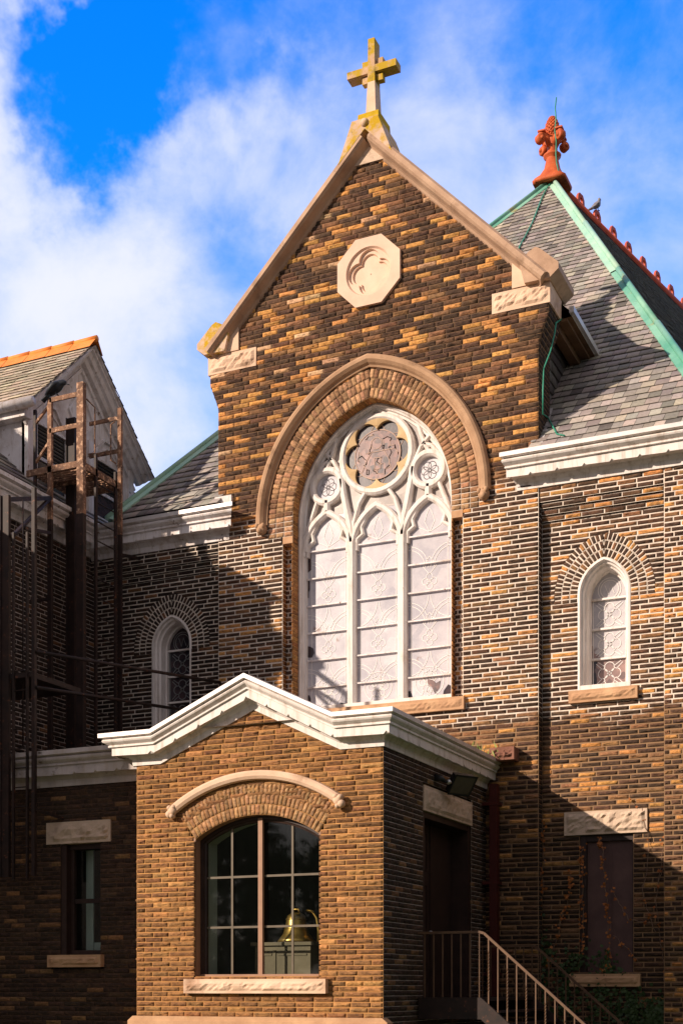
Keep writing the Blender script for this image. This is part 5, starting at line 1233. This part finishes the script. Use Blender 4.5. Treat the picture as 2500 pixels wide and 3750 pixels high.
for i, (x, y, h, rad) in enumerate(((4.5, 11.5, 9, 3.2), (7.5, 16.0, 10, 3.4), (3.6, 17.5, 8.5, 2.8), (6.5, 6.5, 9.5, 3.4), (10, 11, 11, 3.8), (9.5, 1.5, 10, 3.6), (2.8, 22.5, 7.0, 2.2))):  # unseen trees added to cut sky light on the lower walls
    tree(x, y, h, rad, 'unseen leafy tree added right of the church steps to darken the walls', 'unseen trees added on the lawn')

# ================================================================== CAMERA, SUN, SKY
cam = bpy.data.cameras.new('camera'); co = bpy.data.objects.new('camera', cam); C.objects.link(co)
co.location = (0, 0, 1.7); co.rotation_euler = (radians(90), 0, TH); cam.sensor_fit = 'HORIZONTAL'; cam.sensor_width = 36
cam.lens = 36*FOC/2500; cam.shift_x = 0; cam.shift_y = (3619-1875)/2500; cam.clip_end = 2000
bpy.context.scene.camera = co
LD = Vector((.75, 1.0, -.50)).normalized()
sun = bpy.data.lights.new('sun', 'SUN'); so = bpy.data.objects.new('sun', sun); C.objects.link(so)
so.rotation_euler = LD.to_track_quat('-Z', 'Y').to_euler(); sun.energy = 4.9; sun.angle = radians(.5); sun.color = (1.0, .825, .67)
w = bpy.data.worlds.new('World'); bpy.context.scene.world = w; w.use_nodes = True; nt = w.node_tree
bg = nt.nodes['Background']; sky = N(nt, 'ShaderNodeTexSky', sky_type='NISHITA'); sky.sun_disc = False
sky.sun_elevation = math.asin(-LD.z); sky.sun_rotation = atan2(-LD.x, -LD.y); sky.air_density = 1.0; sky.dust_density = .6
hs = N(nt, 'ShaderNodeHueSaturation', ins={'Saturation': 1.55, 'Value': 1.0}); L(nt, sky.outputs[0], hs.inputs['Color'])
tc = N(nt, 'ShaderNodeTexCoord'); nrmv = N(nt, 'ShaderNodeVectorMath', operation='NORMALIZE'); L(nt, tc.outputs['Generated'], nrmv.inputs[0]); DV = nrmv.outputs[0]
def dirv(u, v):
    x, z = (u-1250)/FOC, (3619-v)/FOC
    return Vector((x*cos(TH)-sin(TH), x*sin(TH)+cos(TH), z)).normalized()
wn = N(nt, 'ShaderNodeTexNoise', ins={'Scale': 9.0, 'Detail': 6, 'Roughness': .6}); L(nt, DV, wn.inputs['Vector'])
ws_ = N(nt, 'ShaderNodeVectorMath', operation='SUBTRACT', ins={1: (.5, .5, .5)}); L(nt, wn.outputs['Color'], ws_.inputs[0])
wsc = N(nt, 'ShaderNodeVectorMath', operation='SCALE', ins={'Scale': .22}); L(nt, ws_.outputs[0], wsc.inputs[0])
wad = N(nt, 'ShaderNodeVectorMath', operation='ADD'); L(nt, DV, wad.inputs[0]); L(nt, wsc.outputs[0], wad.inputs[1]); WV = wad.outputs[0]
def blob(u, v, rad, wt):       # soft patch of sky round one compass direction
    c = dirv(u*1.5944, v*1.5944); d = N(nt, 'ShaderNodeVectorMath', operation='DISTANCE', ins={1: tuple(c)}); L(nt, WV, d.inputs[0])
    mr = N(nt, 'ShaderNodeMapRange', interpolation_type='SMOOTHSTEP', ins={1: 0.0, 2: rad*1.5944/FOC, 3: wt, 4: 0.0}); L(nt, d.outputs['Value'], mr.inputs[0]); return mr.outputs[0]
f = 0.36
acc = None
for b in ((70, 75, 100, .50), (20, 300, 150, .40), (130, 520, 250, .34), (400, 345, 180, .50), (640, 270, 190, .40), (250, 1000, 560, .52), (1000, 230, 300, .12), (620, 50, 320, -.26), (700, 420, 260, .25), (60, 900, 360, .3), (1000, 700, 500, .15),
          (250, 130, 260, -.46), (420, 40, 300, -.30), (120, 250, 120, -.2), (300, 240, 190, -.36), (1560, 60, 520, -.34), (1180, 20, 330, -.16), (900, 20, 200, -.05), (1300, 600, 500, .26), (950, 480, 380, .16)):
    o = blob(*b); acc = o if acc is None else math_(nt, 'ADD', acc, o)
mp = N(nt, 'ShaderNodeMapping', ins={'Scale': (1, 1, 1.3)}); L(nt, DV, mp.inputs[0])
n1 = noise(nt, 8.0, 9, .6, mp.outputs[0], .35); n2 = noise(nt, 2.6, 4, .5, mp.outputs[0])
acc = math_(nt, 'ADD', acc, math_(nt, 'MULTIPLY', math_(nt, 'SUBTRACT', n1, .5), 1.5))
acc = math_(nt, 'ADD', acc, math_(nt, 'MULTIPLY', math_(nt, 'SUBTRACT', n2, .5), .5))
acc = math_(nt, 'ADD', acc, .39)
sz = N(nt, 'ShaderNodeSeparateXYZ'); L(nt, DV, sz.inputs[0])
# clouds stand on the side of the sky behind the church
sidem = N(nt, 'ShaderNodeMapRange', interpolation_type='SMOOTHSTEP', ins={1: .2, 2: .85, 3: 0.0, 4: 1.0}); dt = N(nt, 'ShaderNodeVectorMath', operation='DOT_PRODUCT', ins={1: tuple(dirv(1250, 1400))}); L(nt, DV, dt.inputs[0]); L(nt, dt.outputs['Value'], sidem.inputs[0])
cl = N(nt, 'ShaderNodeMapRange', interpolation_type='SMOOTHSTEP', ins={1: -.15, 2: 1.25, 3: 0.0, 4: 1.0}); L(nt, acc, cl.inputs[0])
fac = cl.outputs[0]
SK = .10
gain = mix(nt, 1.0, hs.outputs[0], (.35, 2.3, 3.7), 'MULTIPLY')
front_sky = mix(nt, fac, gain, (.76/SK, .785/SK, .96/SK))
back_sky = mix(nt, .9, sky.outputs[0], (.45/SK, .40/SK, .42/SK))
colr = mix(nt, sidem.outputs[0], back_sky, front_sky)
L(nt, colr, bg.inputs['Color']); bg.inputs['Strength'].default_value = SK
sc = bpy.context.scene; sc.view_settings.view_transform = 'Standard'; sc.view_settings.look = 'None'; sc.view_settings.exposure = .22; sc.view_settings.gamma = 1
